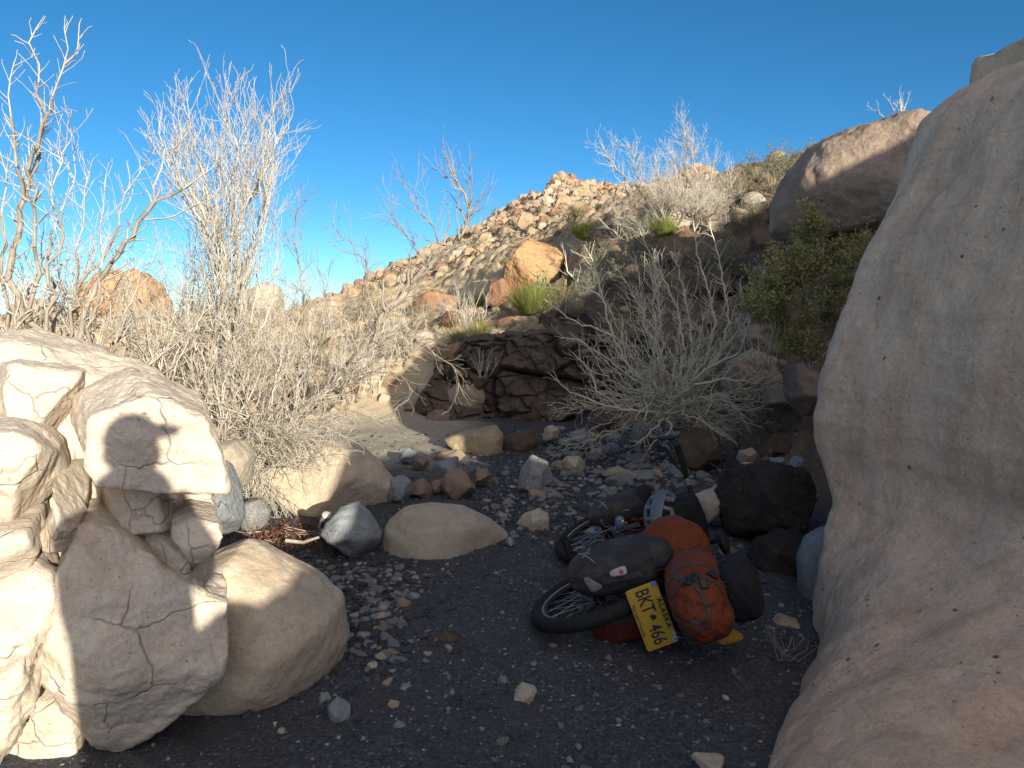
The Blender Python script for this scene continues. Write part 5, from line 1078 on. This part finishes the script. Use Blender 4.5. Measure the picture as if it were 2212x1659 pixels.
# orange hiking pack across the rear rack: body, hood, straps
bx = LM(-.28, -.03, .475, 0, 0, -.05)
V, T = soft(.30, .155, .125, 2.7, 21, .014, 7, (0, .05), (.6, 1, 1), 1.3); V[:, 1] *= 1-.16*np.exp(-((V[:, 0]-.20)/.06)**2); V[:, 2] *= 1-.20*np.exp(-((V[:, 0]-.20)/.06)**2)
o, bv = bag('backpack', V, T, M['orangecloth'], 'orange hiking pack strapped across the rear rack', 'backpack', bx)
V, T = soft(.185, .165, .16, 2.25, 22, .011, 7, (0, -.12), (1, 1, 1), 1.2); V[:, 2] *= 1-.18*np.clip(V[:, 0]/.17, -1, 1)
ld = link('hood', mesh('hood', V, T, M['orangecloth']), o); Ml = LM(.13, .05, .405, .1, 0, .12); ld.matrix_basis = bx.inverted() @ Ml
bh = BVHTree.FromPolygons([tuple(Ml @ Vector(v)) for v in V], [tuple(map(int, f)) for f in T])
link('hem', mesh('hem', *[np.array([Ml.inverted() @ Vector(v) for v in px_strip(bh, [(1411, 1186), (1440, 1200), (1470, 1225), (1500, 1226)], .010)[0]]), px_strip(bh, [(1411, 1186), (1440, 1200), (1470, 1225), (1500, 1226)], .010)[1]], M['strap']), ld)
V1, F1 = px_strip(bh, [(1404, 1160), (1412, 1168), (1421, 1164)], .014); link('tab', mesh('tab', np.array([Ml.inverted() @ Vector(v) for v in V1]), F1, M['strap']), ld)
for xx, w_ in ((.115, .022), (-.09, .018), (-.20, .02)):
    V1 = ring(bv, bx @ Vector((xx, 0, 0)), dirw((0, 1, 0)), dirw((0, 0, 1)), w_, 56); under(o, 'strap', V1, M['strap'])
for pl in ([(1455, 1245), (1490, 1262), (1528, 1252)], [(1500, 1262), (1520, 1290), (1532, 1330)], [(1530, 1345), (1500, 1370), (1478, 1395)], [(1462, 1335), (1480, 1350), (1530, 1338)]):
    under(o, 'strap', px_strip(bv, pl, .014), M['strap'])
for (a, b) in ((1500, 1250), (1519, 1262), (1486, 1258), (1538, 1245)):
    h, n = px_hit(bv, a, b); Mt = n.to_track_quat('Z', 'Y').to_matrix().to_4x4(); Mt.translation = h+n*.008; D, T3 = ico(3); r = (np.abs(D)**6).sum(1)**(-1/6)
    bk = link('buckle', mesh('buckle', D*r[:, None]*np.array((.017, .022, .006)), T3, M['black']), o); bk.matrix_basis = bx.inverted() @ Mt
# black pack lying against it on the right
V, T = soft(.24, .115, .085, 3.2, 25, .012, 6, (0, -.1), (.7, 1, 1)); Mk = LM(-.22, -.06, .64, .15, 0, -.12)
o, bv = bag('black_pack', V, T, M['darkcloth'], 'black day pack lying against the right side of the orange hiking pack', 'backpack', Mk)
under(o, 'strap', px_strip(bv, [(1534, 1220), (1548, 1216), (1566, 1208)], .018), M['strap'])
def text_mesh(body, size, bold=0, ext=.0006, space=1.0):
    cu = bpy.data.curves.new('t', 'FONT'); cu.body = body; cu.size = size; cu.extrude = ext; cu.offset = bold; cu.space_character = space; cu.align_x = 'CENTER'; cu.align_y = 'CENTER'
    ob = bpy.data.objects.new('t', cu); COL.objects.link(ob); bpy.context.view_layer.update()
    me = bpy.data.meshes.new_from_object(ob.evaluated_get(bpy.context.evaluated_depsgraph_get())); bpy.data.objects.remove(ob); me.materials.clear(); return me
V1, F1 = [], []
rq = random.Random(4)
for k in range(9):                                     # a line of small worn pale lettering nobody can read
    y0 = 1282+(k-4.5)*5.2; x0 = 1567+(k-4.5)*1.0
    for s in range(2):
        a, b = px_strip(bv, [(x0-3+s*2, y0+rq.uniform(-1.5, 1.5)), (x0+1+s*2, y0+rq.uniform(-2, 2))], .002, 2); F1 += [tuple(i+len(V1) for i in f) for f in b]; V1 += a
under(o, 'lettering', (V1, F1), M['print'])
# folded walking pole and ochre roll
pa, pb = at(1556, 1265, 3.75), at(1606, 1356, 3.52); pb.z = max(pb.z, .03)
po = thing('walking_pole', 'black walking pole sticking out of the black day pack towards the lower right', 'pole', tuple(pa)); d = (pb-pa).normalized()
link('shaft', cyl_between([(Vector(), (pb-pa)*.93, .010, .010)], 'shaft', M['black'], 12), po); link('tip', cyl_between([((pb-pa)*.93, (pb-pa), .008, .013)], 'tip', M['rubber'], 12), po)
V, T = soft(.075, .05, .05, 3, 31, .006, 5); yo = tag(link('stuff_sack', mesh('stuff_sack', V, T, M['yellowcloth']), None, at(1570, 1382, 3.38), (.1, .3, .5)), 'ochre yellow stuff sack end on the gravel below the black day pack', 'stuff sack')
link('cord', mesh('cord', *torus(.043, .004, 40, 6), M['black']), yo, (-.05, 0, 0), (0, 0, 1.57))
V, T = soft(.10, .07, .07, 2.8, 33, .010, 5); tag(link('stuff_sack', mesh('stuff_sack', V, T, M['darkcloth']), None, at(1530, 1385, 3.42), (.1, .2, .3)), 'black stuff sack under the end of the orange hiking pack', 'stuff sack')
# handlebar bag and helmet
V, T = soft(.105, .125, .115, 4.2, 41, .006, 6); o, bv = bag('handlebar_bag', V, T, M['darkcloth'], 'boxy black bag on the handlebar', 'handlebar bag', LM(WB-.20, .0, .47))
c0 = o.matrix_world.translation; under(o, 'strap', ring(bv, c0+dirw((0, 0, .03)), dirw((1, 0, 0)), dirw((0, 1, 0)), .02, 40), M['strap'])
def helmet(Mx):
    D, T = ico(6); V = D*np.array((.145, .105, .095)); V[:, 2] = np.where(V[:, 2] < -.03, -.03-(V[:, 2]+.03)*.1, V[:, 2])
    ang = np.arctan2(D[:, 1], D[:, 2]); vent = (np.abs(((ang*2.6/math.pi+5) % 1)-.5) < .20) & (np.abs(((D[:, 0]*2.1+20) % 1)-.5) < .33) & (D[:, 2] > .1)
    N = vnormals(V, T); V = V-N*(vent*.028)[:, None]; f = vent[T].sum(1) > 1
    o, bv = bag('helmet', V, T, None, 'blue grey vented cycling helmet behind the orange hood', 'helmet', Mx, f.astype(int), [M['helmetm'], M['darkcloth']])
    return o
hz_ = Vector((-.45, -.62, .64)).normalized(); hx_ = Vector((.25, .55, .7)); hx_ = (hx_-hz_*hx_.dot(hz_)).normalized(); Mh = Matrix((hx_, hz_.cross(hx_), hz_)).transposed().to_4x4(); Mh.translation = at(1430, 1110, 4.22)
hm = helmet(Mh)
link('chin_strap', tubemesh('chin_strap', [(-.06, .09, -.02), (-.02, .06, -.09), (.0, 0, -.12), (-.02, -.06, -.09), (-.06, -.09, -.02)], .004, M['strap'], 6), hm)
# number plate
pc = at(1408, 1331, 3.17); cu_ = Vector((0, sp, cp)); ex = (Vector((1, 0, 0))*.355-cu_*.935).normalized(); ey = Vector((1, 0, 0))*.92+cu_*.40; ey = (ey-ex*ey.dot(ex)).normalized()
ex = (ex+Vector((0, -1, 0))*.06).normalized(); ez = ex.cross(ey); PM = Matrix((ex, ey, ez)).transposed().to_4x4(); PM.translation = pc
def roundrect(w_, h_, r_, th, bend=0, n=8):
    P = []
    for cx_, cy_, a0 in ((w_/2-r_, h_/2-r_, 0), (-w_/2+r_, h_/2-r_, 90), (-w_/2+r_, -h_/2+r_, 180), (w_/2-r_, -h_/2+r_, 270)):
        for k in range(n+1): a = math.radians(a0+90*k/n); P.append((cx_+r_*math.cos(a), cy_+r_*math.sin(a)))
    m = len(P); V = [(x, y, 0) for x, y in P]+[(x, y, -th) for x, y in P]
    return V, [tuple(range(m)), tuple(range(2*m-1, m-1, -1))]+[(i, i+m, (i+1) % m+m, (i+1) % m) for i in range(m)]
PW, PH = .276, .142
pl = tag(link('number_plate', mesh('number_plate', *roundrect(PW, PH, .012, .0015), M['plateyellow'], False)), 'yellow vehicle number plate hanging tilted behind the rear wheel', 'number plate'); pl.matrix_world = PM
V1 = []; F1 = []
for k, (w_, h_) in enumerate(((PW-.004, PH-.004), (PW-.010, PH-.010))): V1 += [(x, y, .0012 if k else .0006) for x, y, z in roundrect(w_, h_, .011, .001)[0][:36]]
F1 = [(i, (i+1) % 36, 36+(i+1) % 36, 36+i) for i in range(36)]; link('rim', mesh('rim', V1, F1, M['plateyellow'], False), pl)
def ptext(name, body, size, x, y, sx=1, sy=1, bold=0, mat='ink', space=1.0):
    me = text_mesh(body, size, bold, .0005, space); me.materials.append(M[mat]); o = link(name, me, pl, (x, y, .0012)); o.scale = (sx, sy, 1); return o
ptext('lettering', 'BKT', .094, -.070, -.006, .62, .92, .0012); ptext('lettering', '466', .094, .080, -.006, .62, .92, .0008)
ptext('lettering', 'ALASKA', .030, .005, .055, 1.05, 1.0, .0010, space=1.25); ptext('lettering', 'The Last Frontier', .018, 0, -.060, 1.05, 1, .0004, space=1.1)
def shape(name, pts, mat, x=0, y=0, z=.0016): return link(name, mesh(name, [(a, b, 0) for a, b in pts]+[(a, b, -.001) for a, b in pts], [tuple(range(len(pts)))]+[(i, (i+1) % len(pts), (i+1) % len(pts)+len(pts), i+len(pts)) for i in range(len(pts))], M[mat], False), pl, (x, y, z))
shape('state_outline', [(-.016, -.004), (-.010, .010), (-.002, .015), (.008, .012), (.009, -.002), (.014, -.010), (.017, -.016), (.009, -.008), (.002, -.009), (-.006, -.013), (-.014, -.016), (-.009, -.010), (-.015, -.009)], 'ink', .008, .004)
shape('sticker', [(-.011, -.011), (.011, -.011), (.011, .011), (-.011, .011)], 'stickerblue', -.125, .058); shape('sticker', [(-.011, -.011), (.011, -.011), (.011, .011), (-.011, .011)], 'white', .125, .058); shape('sticker', [(-.010, -.006), (.010, -.006), (.010, .006), (-.010, .006)], 'white', .100, .064)
ptext('lettering', '15', .014, .125, .058, 1, 1, .0004, 'ink').location.z = .0028
ptext('lettering', 'JUN', .009, -.125, .058, 1, 1, .0002, 'white').location.z = .0028
for sx in (-.104, .104): shape('star', [(.0035*math.cos(k*math.pi/5)*(1 if k % 2 else .45), .0035*math.sin(k*math.pi/5)*(1 if k % 2 else .45)) for k in range(10)], 'ink', sx, -.060)
bt = link('bolt', mesh('bolt', D5*np.array((.006, .006, .003)), T5, M['steel']), pl, (-.07, .062, .002)); link('wire', tubemesh('wire', [(.11, .06, .003), (.125, .085, .01), (.14, .10, -.01)], .0015, M['steel'], 6), pl)
# ------------------------------------------------------------------ gravel, cobbles, litter
rg = np.random.default_rng(11)
def in_pic(x, y): 
    p = 1106+F*x/(y*.99); return -60 < p < 2260
def scatter(n, ya, yb, pxa, pxb, smin, smax, pw, dens=None):
    out = []
    while len(out) < n:
        y = ya+(yb-ya)*rg.random()**.8; px = rg.uniform(pxa, pxb); x = (px-1106)/F*y
        if dens is not None and rg.random() > dens(px, y, x): continue
        out.append((x, y, smin+(smax-smin)*rg.random()**pw))
    return out
def clump(px, y, x):                                     # loose stones gather in two drifts
    py = 829.5+F*math.tan(math.atan2(CAMZ, y)-PITCH)
    a = math.exp(-((px-800)/75)**2-((py-1340)/120)**2)+.8*math.exp(-((px-760)/130)**2-((py-1250)/50)**2)
    b = math.exp(-((px-1330)/190)**2-((py-1010)/70)**2)+.9*math.exp(-((px-1130)/90)**2-((py-1110)/40)**2)+.5*math.exp(-((px-1230)/60)**2-((py-1130)/60)**2)
    return min(1, a+b)
gm = [M['blue'], M['grey'], M['tan'], M['pale'], M['dark'], M['pink']]
gv = stone('gravel_chips', (.070, .080, .098), (.038, .044, .056), (.10, .108, .12), 3, 0, 0, .4); gl = stone('gravel_pale_chips', (.24, .24, .24), (.15, .155, .165), None, 3, 0, 0, .4)
shp = [rock_shape(2, 900+k, 8, 9, .12)[0] for k in range(10)]; T2 = ico(2)[1]
def heap(name, items, label, mats, pr):
    Vs = []; Ts = []; Ms = []; c = 0
    xs = np.array([i[0] for i in items]); ys_ = np.array([i[1] for i in items]); zs = H(xs, ys_)
    for k, (x, y, s) in enumerate(items):
        a = rg.uniform(0, 6.283); ca, sa = math.cos(a), math.sin(a); P = shp[k % 10]*np.array((1, rg.uniform(.6, .95), rg.uniform(.45, .75)))*s
        P = np.stack((P[:, 0]*ca-P[:, 1]*sa, P[:, 0]*sa+P[:, 1]*ca, P[:, 2]), 1)+np.array((x, y, zs[k]+s*.12)); Vs.append(P); Ts.append(T2+c); c += len(P)
        Ms.append(np.full(len(T2), rg.choice(len(mats), p=pr)))
    return tag(link(name, mesh(name, np.concatenate(Vs), np.concatenate(Ts), mats, True, np.concatenate(Ms))), label, 'gravel', kind='stuff')
it = scatter(10500, 2.0, 6.5, 60, 1800, .0035, .011, 2)+scatter(2600, 2.2, 9.0, 500, 1750, .008, .024, 2.2, lambda a, b, c: .25+.75*clump(a, b, c))+scatter(2600, 3, 9.5, 560, 1720, .012, .035, 1.6, clump)
heap('gravel', it, 'dark grey gravel and small chips covering the wash bed', [gv, gl, M['blue'], M['tan'], M['pale']], [.72, .09, .16, .01, .02])
# cobbles one can count
cob = [(rock_shape(4, 700+k, 9, 10, .10)) for k in range(7)]; cm = {}
cname = {'blue': 'blue grey', 'grey': 'speckled grey', 'tan': 'tan', 'pale': 'pale cream', 'pink': 'pinkish'}
areas = [(95, (620, 930), (2.75, 4.4), (.018, .042), 'in the stone drift beside the big smooth boulder'),
         (150, (1060, 1580), (5.9, 9.4), (.035, .11), 'in the cobble bank below the spiky bare shrub'),
         (40, (1040, 1290), (4.6, 6.2), (.02, .05), 'among the loose stones left of the front wheel'),
         (20, (900, 1650), (2.3, 3.2), (.012, .025), 'in the open gravel at the bottom of the picture'),
         (18, (1570, 1740), (4.6, 6.5), (.025, .06), 'on the bank above the large dark conglomerate')]
for n, (xa, xb), (ya, yb_), (sa, sb), wd in areas:
    for k in range(n):
        for _ in range(60):
            px = rg.uniform(xa, xb); y = rg.uniform(ya, yb_)
            if rg.random() < clump(px, y, 0) or n <= 20: break
        x = (px-1106)/F*y; s = sa+(sb-sa)*rg.random()**2; kind = ['blue', 'grey', 'tan', 'pale', 'pink'][rg.choice(5, p=[.54, .28, .04, .10, .04])]
        j = int(rg.integers(7)); key = (j, kind)
        if key not in cm: cm[key] = mesh('cobble', *cob[j], M[kind])
        o = link('cobble', cm[key], None, (x, y, h1(x, y)+s*.12), (rg.uniform(-.3, .3), rg.uniform(-.3, .3), rg.uniform(0, 6.28)), (s, s*rg.uniform(.6, .9), s*rg.uniform(.45, .8)))
        tag(o, '%s cobble %s' % (cname[kind], wd), 'stone', '%s cobbles %s' % (cname[kind], wd))
# rocks strewn over the banks
areas = [(34, (1130, 1400), (9.9, 13), (.08, .28), ['brown', 'brown', 'tan'], 'in the shaded bank behind the spiky shrub'),
         (40, (1400, 1720), (7.5, 13), (.06, .26), ['brown', 'pink', 'tan'], 'on the shaded slope behind the spiky shrub'),
         (40, (640, 940), (10.2, 14), (.05, .20), ['pale', 'tan', 'orange', 'pale'], 'in the sunlit bank at the bend of the wash'),
         (34, (1450, 1740), (14, 23), (.10, .35), ['pale', 'tan', 'rust'], 'on the upper slope near the skyline'),
         (28, (930, 1130), (11, 19), (.08, .30), ['tan', 'rust', 'orange'], 'on the lower hillside round the red boulder'),
         (22, (1560, 1740), (5.2, 7.5), (.03, .12), ['pink', 'tan', 'brown'], 'in the dirt bank beside the giant boulder')]
cm2 = [rock_shape(4, 760+k, 13, 12, .14) for k in range(6)]; ck = {}
for n, (xa, xb), (ya, yb_), (sa, sb), kinds, wd in areas:
    for k in range(n):
        px = rg.uniform(xa, xb); y = rg.uniform(ya, yb_); x = (px-1106)/F*y; s = sa+(sb-sa)*rg.random()**1.8; kd = kinds[rg.integers(len(kinds))]; key = (k % 6, kd)
        if key not in ck: ck[key] = mesh('rock', *cm2[k % 6], M[kd])
        o = link('rock', ck[key], None, (x, y, h1(x, y)+s*.15), (rg.uniform(-.4, .4), rg.uniform(-.4, .4), rg.uniform(0, 6.28)), (s, s*rg.uniform(.6, 1), s*rg.uniform(.5, .9)))
        nm = {'brown': 'dark brown', 'pink': 'pinkish brown', 'rust': 'rusty red', 'orange': 'ochre', 'pale': 'pale cream', 'tan': 'tan'}[kd]
        tag(o, '%s rock %s' % (nm, wd), 'rock', '%s rocks %s' % (nm, wd))
# red brown leaf litter, pale driftwood and the jar under the bare bush
n = 1500; P = np.stack((rg.normal(size=n)*.20, rg.normal(size=n)*.16, np.abs(rg.normal(size=n))*.015), 1); b = at(640, 1150, 4.95)
P[:, 0] += b.x; P[:, 1] += b.y; P[:, 2] += H(P[:, 0], P[:, 1]); tag(link('leaf_litter', leafcloud('leaf_litter', P, .024, M['redleaf'], rg, 1, .005)), 'red brown leaf litter under the twisted bare bush', 'leaf litter', kind='stuff')
q = Plant(91)
for k in range(26):
    px = q.r.uniform(560, 700); a = at(px, q.r.uniform(1090, 1150), 5.0); a.z = h1(a.x, a.y)+.02; q.grow(a, Vector((q.r.uniform(-1, 1), q.r.uniform(-1, 0), .1)), q.r.uniform(.12, .3), .004, 1, .3, -.01, .05, .7, .6)
tag(link('dead_twigs', tubes('dead_twigs', q.limb+q.twig, M['twig'])), 'fallen pale twigs lying over the red leaf litter', 'twigs', kind='stuff')
a = [at(620, 1168, 4.7), at(655, 1172, 4.65), at(690, 1160, 4.6), at(722, 1142, 4.6)]
dw = tag(link('driftwood', cyl_between([(u_, v_, .014-.003*i, .011-.003*i) for i, (u_, v_) in enumerate(zip(a, a[1:]))], 'driftwood', M['twig'], 8)), 'pale driftwood stick lying in front of the dark blue rock', 'driftwood')
t = NT('clear_jar'); t.b.inputs['Transmission Weight'].default_value = .75; t.b.inputs['Alpha'].default_value = 1; M['jar'] = t.done((.75, .72, .68), None, .25, .5)
jp = at(702, 1128, 4.75); jr = thing('jar', 'clear plastic jar with a black and white label lying on the leaf litter', 'jar', tuple(jp), None, (.5, .2, .3)); pr_ = [(0, -.06), (.030, -.06), (.034, -.05), (.034, .03), (.028, .045), (.026, .05)]
def lathe(pr_, n=28): 
    V = [(r*math.cos(6.28318*k/n), r*math.sin(6.28318*k/n), z) for r, z in pr_ for k in range(n)]; return V, [(i*n+k, i*n+(k+1) % n, (i+1)*n+(k+1) % n, (i+1)*n+k) for i in range(len(pr_)-1) for k in range(n)]
link('body', mesh('body', *lathe(pr_), M['jar']), jr); link('lid', mesh('lid', *lathe([(0, .049), (.029, .049), (.031, .053), (.031, .066), (.028, .07), (0, .07)]), M['white']), jr)
V, Fq = lathe([(.0348, -.03), (.0348, .02)], 28); link('paper_label', mesh('paper_label', V, Fq, [M['white'], M['ink']], False, [1 if (k//2) % 3 == 0 else 0 for k in range(len(Fq))]), jr)
# dead sticks near the giant boulder's foot
q = Plant(92)
for k in range(14):
    a = at(q.r.uniform(1670, 1730), 1440, 3.15); a.z = h1(a.x, a.y)+.01; q.grow(a, Vector((q.r.uniform(-1, .5), q.r.uniform(-1, 1), .5)), q.r.uniform(.08, .18), .003, 1, .4, 0, .04, .8, .7)
tag(link('dead_twigs', tubes('dead_twigs', q.limb+q.twig, M['twigd'])), 'small tangle of dead grey twigs at the foot of the giant boulder', 'twigs', kind='stuff')
q = Plant(93)
for k in range(60):
    a = at(q.r.uniform(1520, 1660), 1000, q.r.uniform(5.3, 6.3)); a.z = h1(a.x, a.y)+.02; q.grow(a, Vector((q.r.uniform(-1, 1), q.r.uniform(-1, .3), .2)), q.r.uniform(.12, .35), .003, 1, .4, 0, .05, .8, .6)
tag(link('dead_twigs', tubes('dead_twigs', q.limb+q.twig, M['twigd'])), 'dead twigs and roots on the dirt bank above the black handlebar bag', 'twigs', kind='stuff')
PROF1 = [(-.14, .2), (-.10, .7), (.0, .9), (.1, 1.0), (.21, 1.06), (.37, 1.01), (.5, 1.06), (.6, 1.13), (.78, 1.09), (1.0, 1.09), (1.12, 1.2), (1.17, 1.3), (1.24, 1.43), (1.36, 1.63), (1.51, 1.80), (1.8, 1.7), (2.19, 1.62), (2.57, 1.70), (2.85, 1.5), (3.25, 1.25)]  # top outline of the added ridge, fitted to the shade edges
PROF2 = [(3.3, 1.6), (3.36, 2.38), (4.56, 3.05), (5.6, 3.85), (6.3, 3.95), (6.8, 4.2), (8.7, 5.1), (9.3, 5.2), (11.6, 6.2), (16, 7.8)]
# ------------------------------------------------------------------ behind the camera: the photographer and the rocks added to shade the wash
def skin_body(chains, radii, sub=2):
    me = bpy.data.meshes.new('t'); V = []; E = []; idx = {}
    for ch in chains:
        for a, b in zip(ch, ch[1:]):
            for n in (a, b):
                if n not in idx: idx[n] = len(V); V.append(JT[n])
            E.append((idx[a], idx[b]))
    me.from_pydata([tuple(v) for v in V], E, []); o = bpy.data.objects.new('t', me); COL.objects.link(o)
    sk = o.modifiers.new('s', 'SKIN'); sk.use_smooth_shade = True; me2 = o.data
    for n, i in idx.items():
        r = radii[n]; r = r if isinstance(r, tuple) else (r, r); me2.skin_vertices[0].data[i].radius = r
    me2.skin_vertices[0].data[0].use_root = True
    ss_ = o.modifiers.new('u', 'SUBSURF'); ss_.levels = sub; bpy.context.view_layer.update()
    r = bpy.data.meshes.new_from_object(o.evaluated_get(bpy.context.evaluated_depsgraph_get())); bpy.data.objects.remove(o); return r
tS = .2268; e_u = Vector((.897, .442, 0)); e_t = Vector((-.442, .897, 0))
def ut(u, t, h): p = e_u*u+e_t*t; p.z = h-t*tS; return p
pb_ = ut(-.04, -.34, 0); pb_.z = 0
J = lambda x, y, z: Vector((x, y, z))
JT = {'pelvis': J(0, -.02, 1.0), 'waist': J(0, -.03, 1.13), 'chest': J(0, -.05, 1.37), 'neckb': J(0, -.04, 1.56), 'neck': J(0, -.01, 1.63),
      'shl': J(-.19, -.05, 1.52), 'ell': J(-.19, .06, 1.27), 'wrl': J(-.13, .25, 1.46), 'shr': J(.19, -.05, 1.52), 'elr': J(.23, .06, 1.27), 'wrr': J(.12, .25, 1.46),
      'hil': J(-.10, -.02, .96), 'knl': J(-.13, .03, .52), 'anl': J(-.15, -.03, .10), 'tol': J(-.17, .13, .04), 'hir': J(.10, -.02, .96), 'knr': J(.13, .03, .52), 'anr': J(.15, -.03, .10), 'tor': J(.17, .13, .04)}
RD = {'pelvis': (.20, .15), 'waist': (.20, .15), 'chest': (.215, .15), 'neckb': (.14, .11), 'neck': (.085, .08), 'shl': .085, 'ell': .062, 'wrl': .042, 'shr': .085, 'elr': .062, 'wrr': .042,
      'hil': .12, 'knl': .095, 'anl': .075, 'tol': .045, 'hir': .12, 'knr': .095, 'anr': .075, 'tor': .045}
M['jacket'] = cloth('dark_jacket', (.05, .055, .07), da=.1); M['skin'] = plain('skin', (.42, .26, .19), .6, .4, 0, .15)
pe = thing('person', 'photographer in a dark jacket and peaked cap holding up a phone, standing behind the camera', 'person', tuple(pb_), None, (0, 0, math.radians(12)))
me = skin_body([('pelvis', 'waist', 'chest', 'neckb', 'neck'), ('chest', 'shl', 'ell', 'wrl'), ('chest', 'shr', 'elr', 'wrr'), ('pelvis', 'hil', 'knl', 'anl', 'tol'), ('pelvis', 'hir', 'knr', 'anr', 'tor')], RD)
me.materials.append(M['jacket']); link('clothed_body', me, pe)
D, T = ico(5); V = D*np.array((.078, .098, .118)); V[:, 1] += .02*np.exp(-((D[:, 2]+.45)/.3)**2)*(D[:, 1] > 0); V += (np.exp(-((D[:, 0]/.16)**2+((D[:, 2]+.08)/.2)**2))*(D[:, 1] > 0)*.028)[:, None]*np.array((0, 1, 0))
for s in (-1, 1): V -= (np.exp(-(((D[:, 0]-s*.38)/.16)**2+((D[:, 2]-.08)/.12)**2))*(D[:, 1] > 0)*.010)[:, None]*np.array((0, 1, 0))
V[:, 1] -= np.exp(-((D[:, 2]+.42)/.05)**2-(D[:, 0]/.3)**2)*(D[:, 1] > 0)*.005
link('head', mesh('head', V, T, M['skin']), pe, (0, .02, 1.765))
for s in (-1, 1): link('ear', mesh('ear', ico(3)[0]*np.array((.012, .022, .032)), ico(3)[1], M['skin']), pe, (s*.08, .01, 1.76))
V = D*np.array((.086, .104, .082)); V[:, 2] = np.maximum(V[:, 2], -.012); link('cap', mesh('cap', V, T, M['jacket']), pe, (0, .01, 1.815))
V = D*np.array((.075, .085, .012)); link('cap_peak', mesh('cap_peak', V, T, M['jacket']), pe, (.055, .075, 1.82), (0, .1, -.75))
link('collar', mesh('collar', D*np.array((.13, .11, .10)), T, M['jacket']), pe, (0, -.02, 1.63))
for s in (-1, 1):                                       # hands: palm, four curled fingers and a thumb each
    w_ = JT['wrl' if s < 0 else 'wrr']; JT2 = {}; ch = []; rd = {}
    JT.update({'w': w_, 'p': w_+J(-s*.02, .035, .05)}); rd.update({'w': .026, 'p': (.034, .020)}); ch.append(('w', 'p'))
    for k in range(4):
        L = (.070, .080, .075, .058)[k]; b0 = w_+J(-s*.015, .05+.0, .035+.019*k); n1_ = 'f%da' % k; n2 = 'f%db' % k; n3 = 'f%dc' % k
        JT.update({n1_: b0, n2: b0+J(-s*L*.45, .018, .004), n3: b0+J(-s*L*.85, .002, .006)}); rd.update({n1_: .0095, n2: .009, n3: .008}); ch.append(('p', n1_, n2, n3))
    JT.update({'t1': w_+J(-s*.03, .012, .045), 't2': w_+J(-s*.055, .006, .07), 't3': w_+J(-s*.07, .008, .09)}); rd.update({'t1': .012, 't2': .011, 't3': .009}); ch.append(('w', 't1', 't2', 't3'))
    me = skin_body(ch, rd, 1); me.materials.append(M['skin']); link('hand', me, pe)
ph = tag(link('phone', mesh('phone', *roundrect(.155, .075, .010, .008), M['black'], False)), 'black phone held up by the photographer just behind the camera', 'phone')
ph.matrix_world = Matrix.Translation((.0, -.025, CAMZ-.02)) @ Matrix.Rotation(math.pi/2, 4, 'X')
# unseen rocks added behind the photographer, tops shaped to cast the wash's shade
def shade_rock(prof, t, label, thick=.5, seed=1, mat='tan', cat='boulder'):
    us = np.array([p[0] for p in prof]); hs_ = np.array([p[1] for p in prof]); n = 160; uu = np.linspace(us[0], us[-1], n); top = np.interp(uu, us, hs_)
    m = 48; V = np.zeros((n, m, 3)); a = np.linspace(0, math.pi, m)
    for i in range(n):
        e_ = min(1, (min(i, n-1-i)/6.)**.5); base = -.4; zt = top[i]-t*tS
        r = np.sign(np.cos(a))*np.abs(np.cos(a))**.5*thick*(.35+.65*e_)
        z = base+(zt-base)*(np.sin(a)**.45)
        p = e_u*uu[i]; V[i, :, 0] = p.x+e_t.x*(t+r); V[i, :, 1] = p.y+e_t.y*(t+r); V[i, :, 2] = z
    P = V.reshape(-1, 3); idx = (np.arange(n-1)[:, None]*m+np.arange(m-1)[None, :]).ravel(); Fq = np.stack((idx, idx+1, idx+m+1, idx+m), 1)
    Fq = [tuple(f) for f in Fq]+[tuple(range(m)), tuple(range((n-1)*m, n*m))[::-1]]
    d = fbm(P*2.2+seed, seed, 4)*.05; c = P.mean(0); P = P+np.stack((e_t.x*d*2, e_t.y*d*2, d*.5), 1)
    o = tag(link('boulder', mesh('boulder', P-c*np.array((1, 1, 0)), Fq, M[mat])), label, cat); o.location = (c[0], c[1], 0)
    bm = bmesh.new(); bm.from_mesh(o.data); bmesh.ops.recalc_face_normals(bm, faces=bm.faces[:]); bm.to_mesh(o.data); bm.free(); return o
shade_rock(PROF1, -2.2, 'long low ridge added unseen behind the photographer to shade the wash', .6, 3, 'wall')
shade_rock(PROF2, -3.4, 'stepped rock screen added unseen behind the photographer to shade the right bank', .9, 5, 'wall')
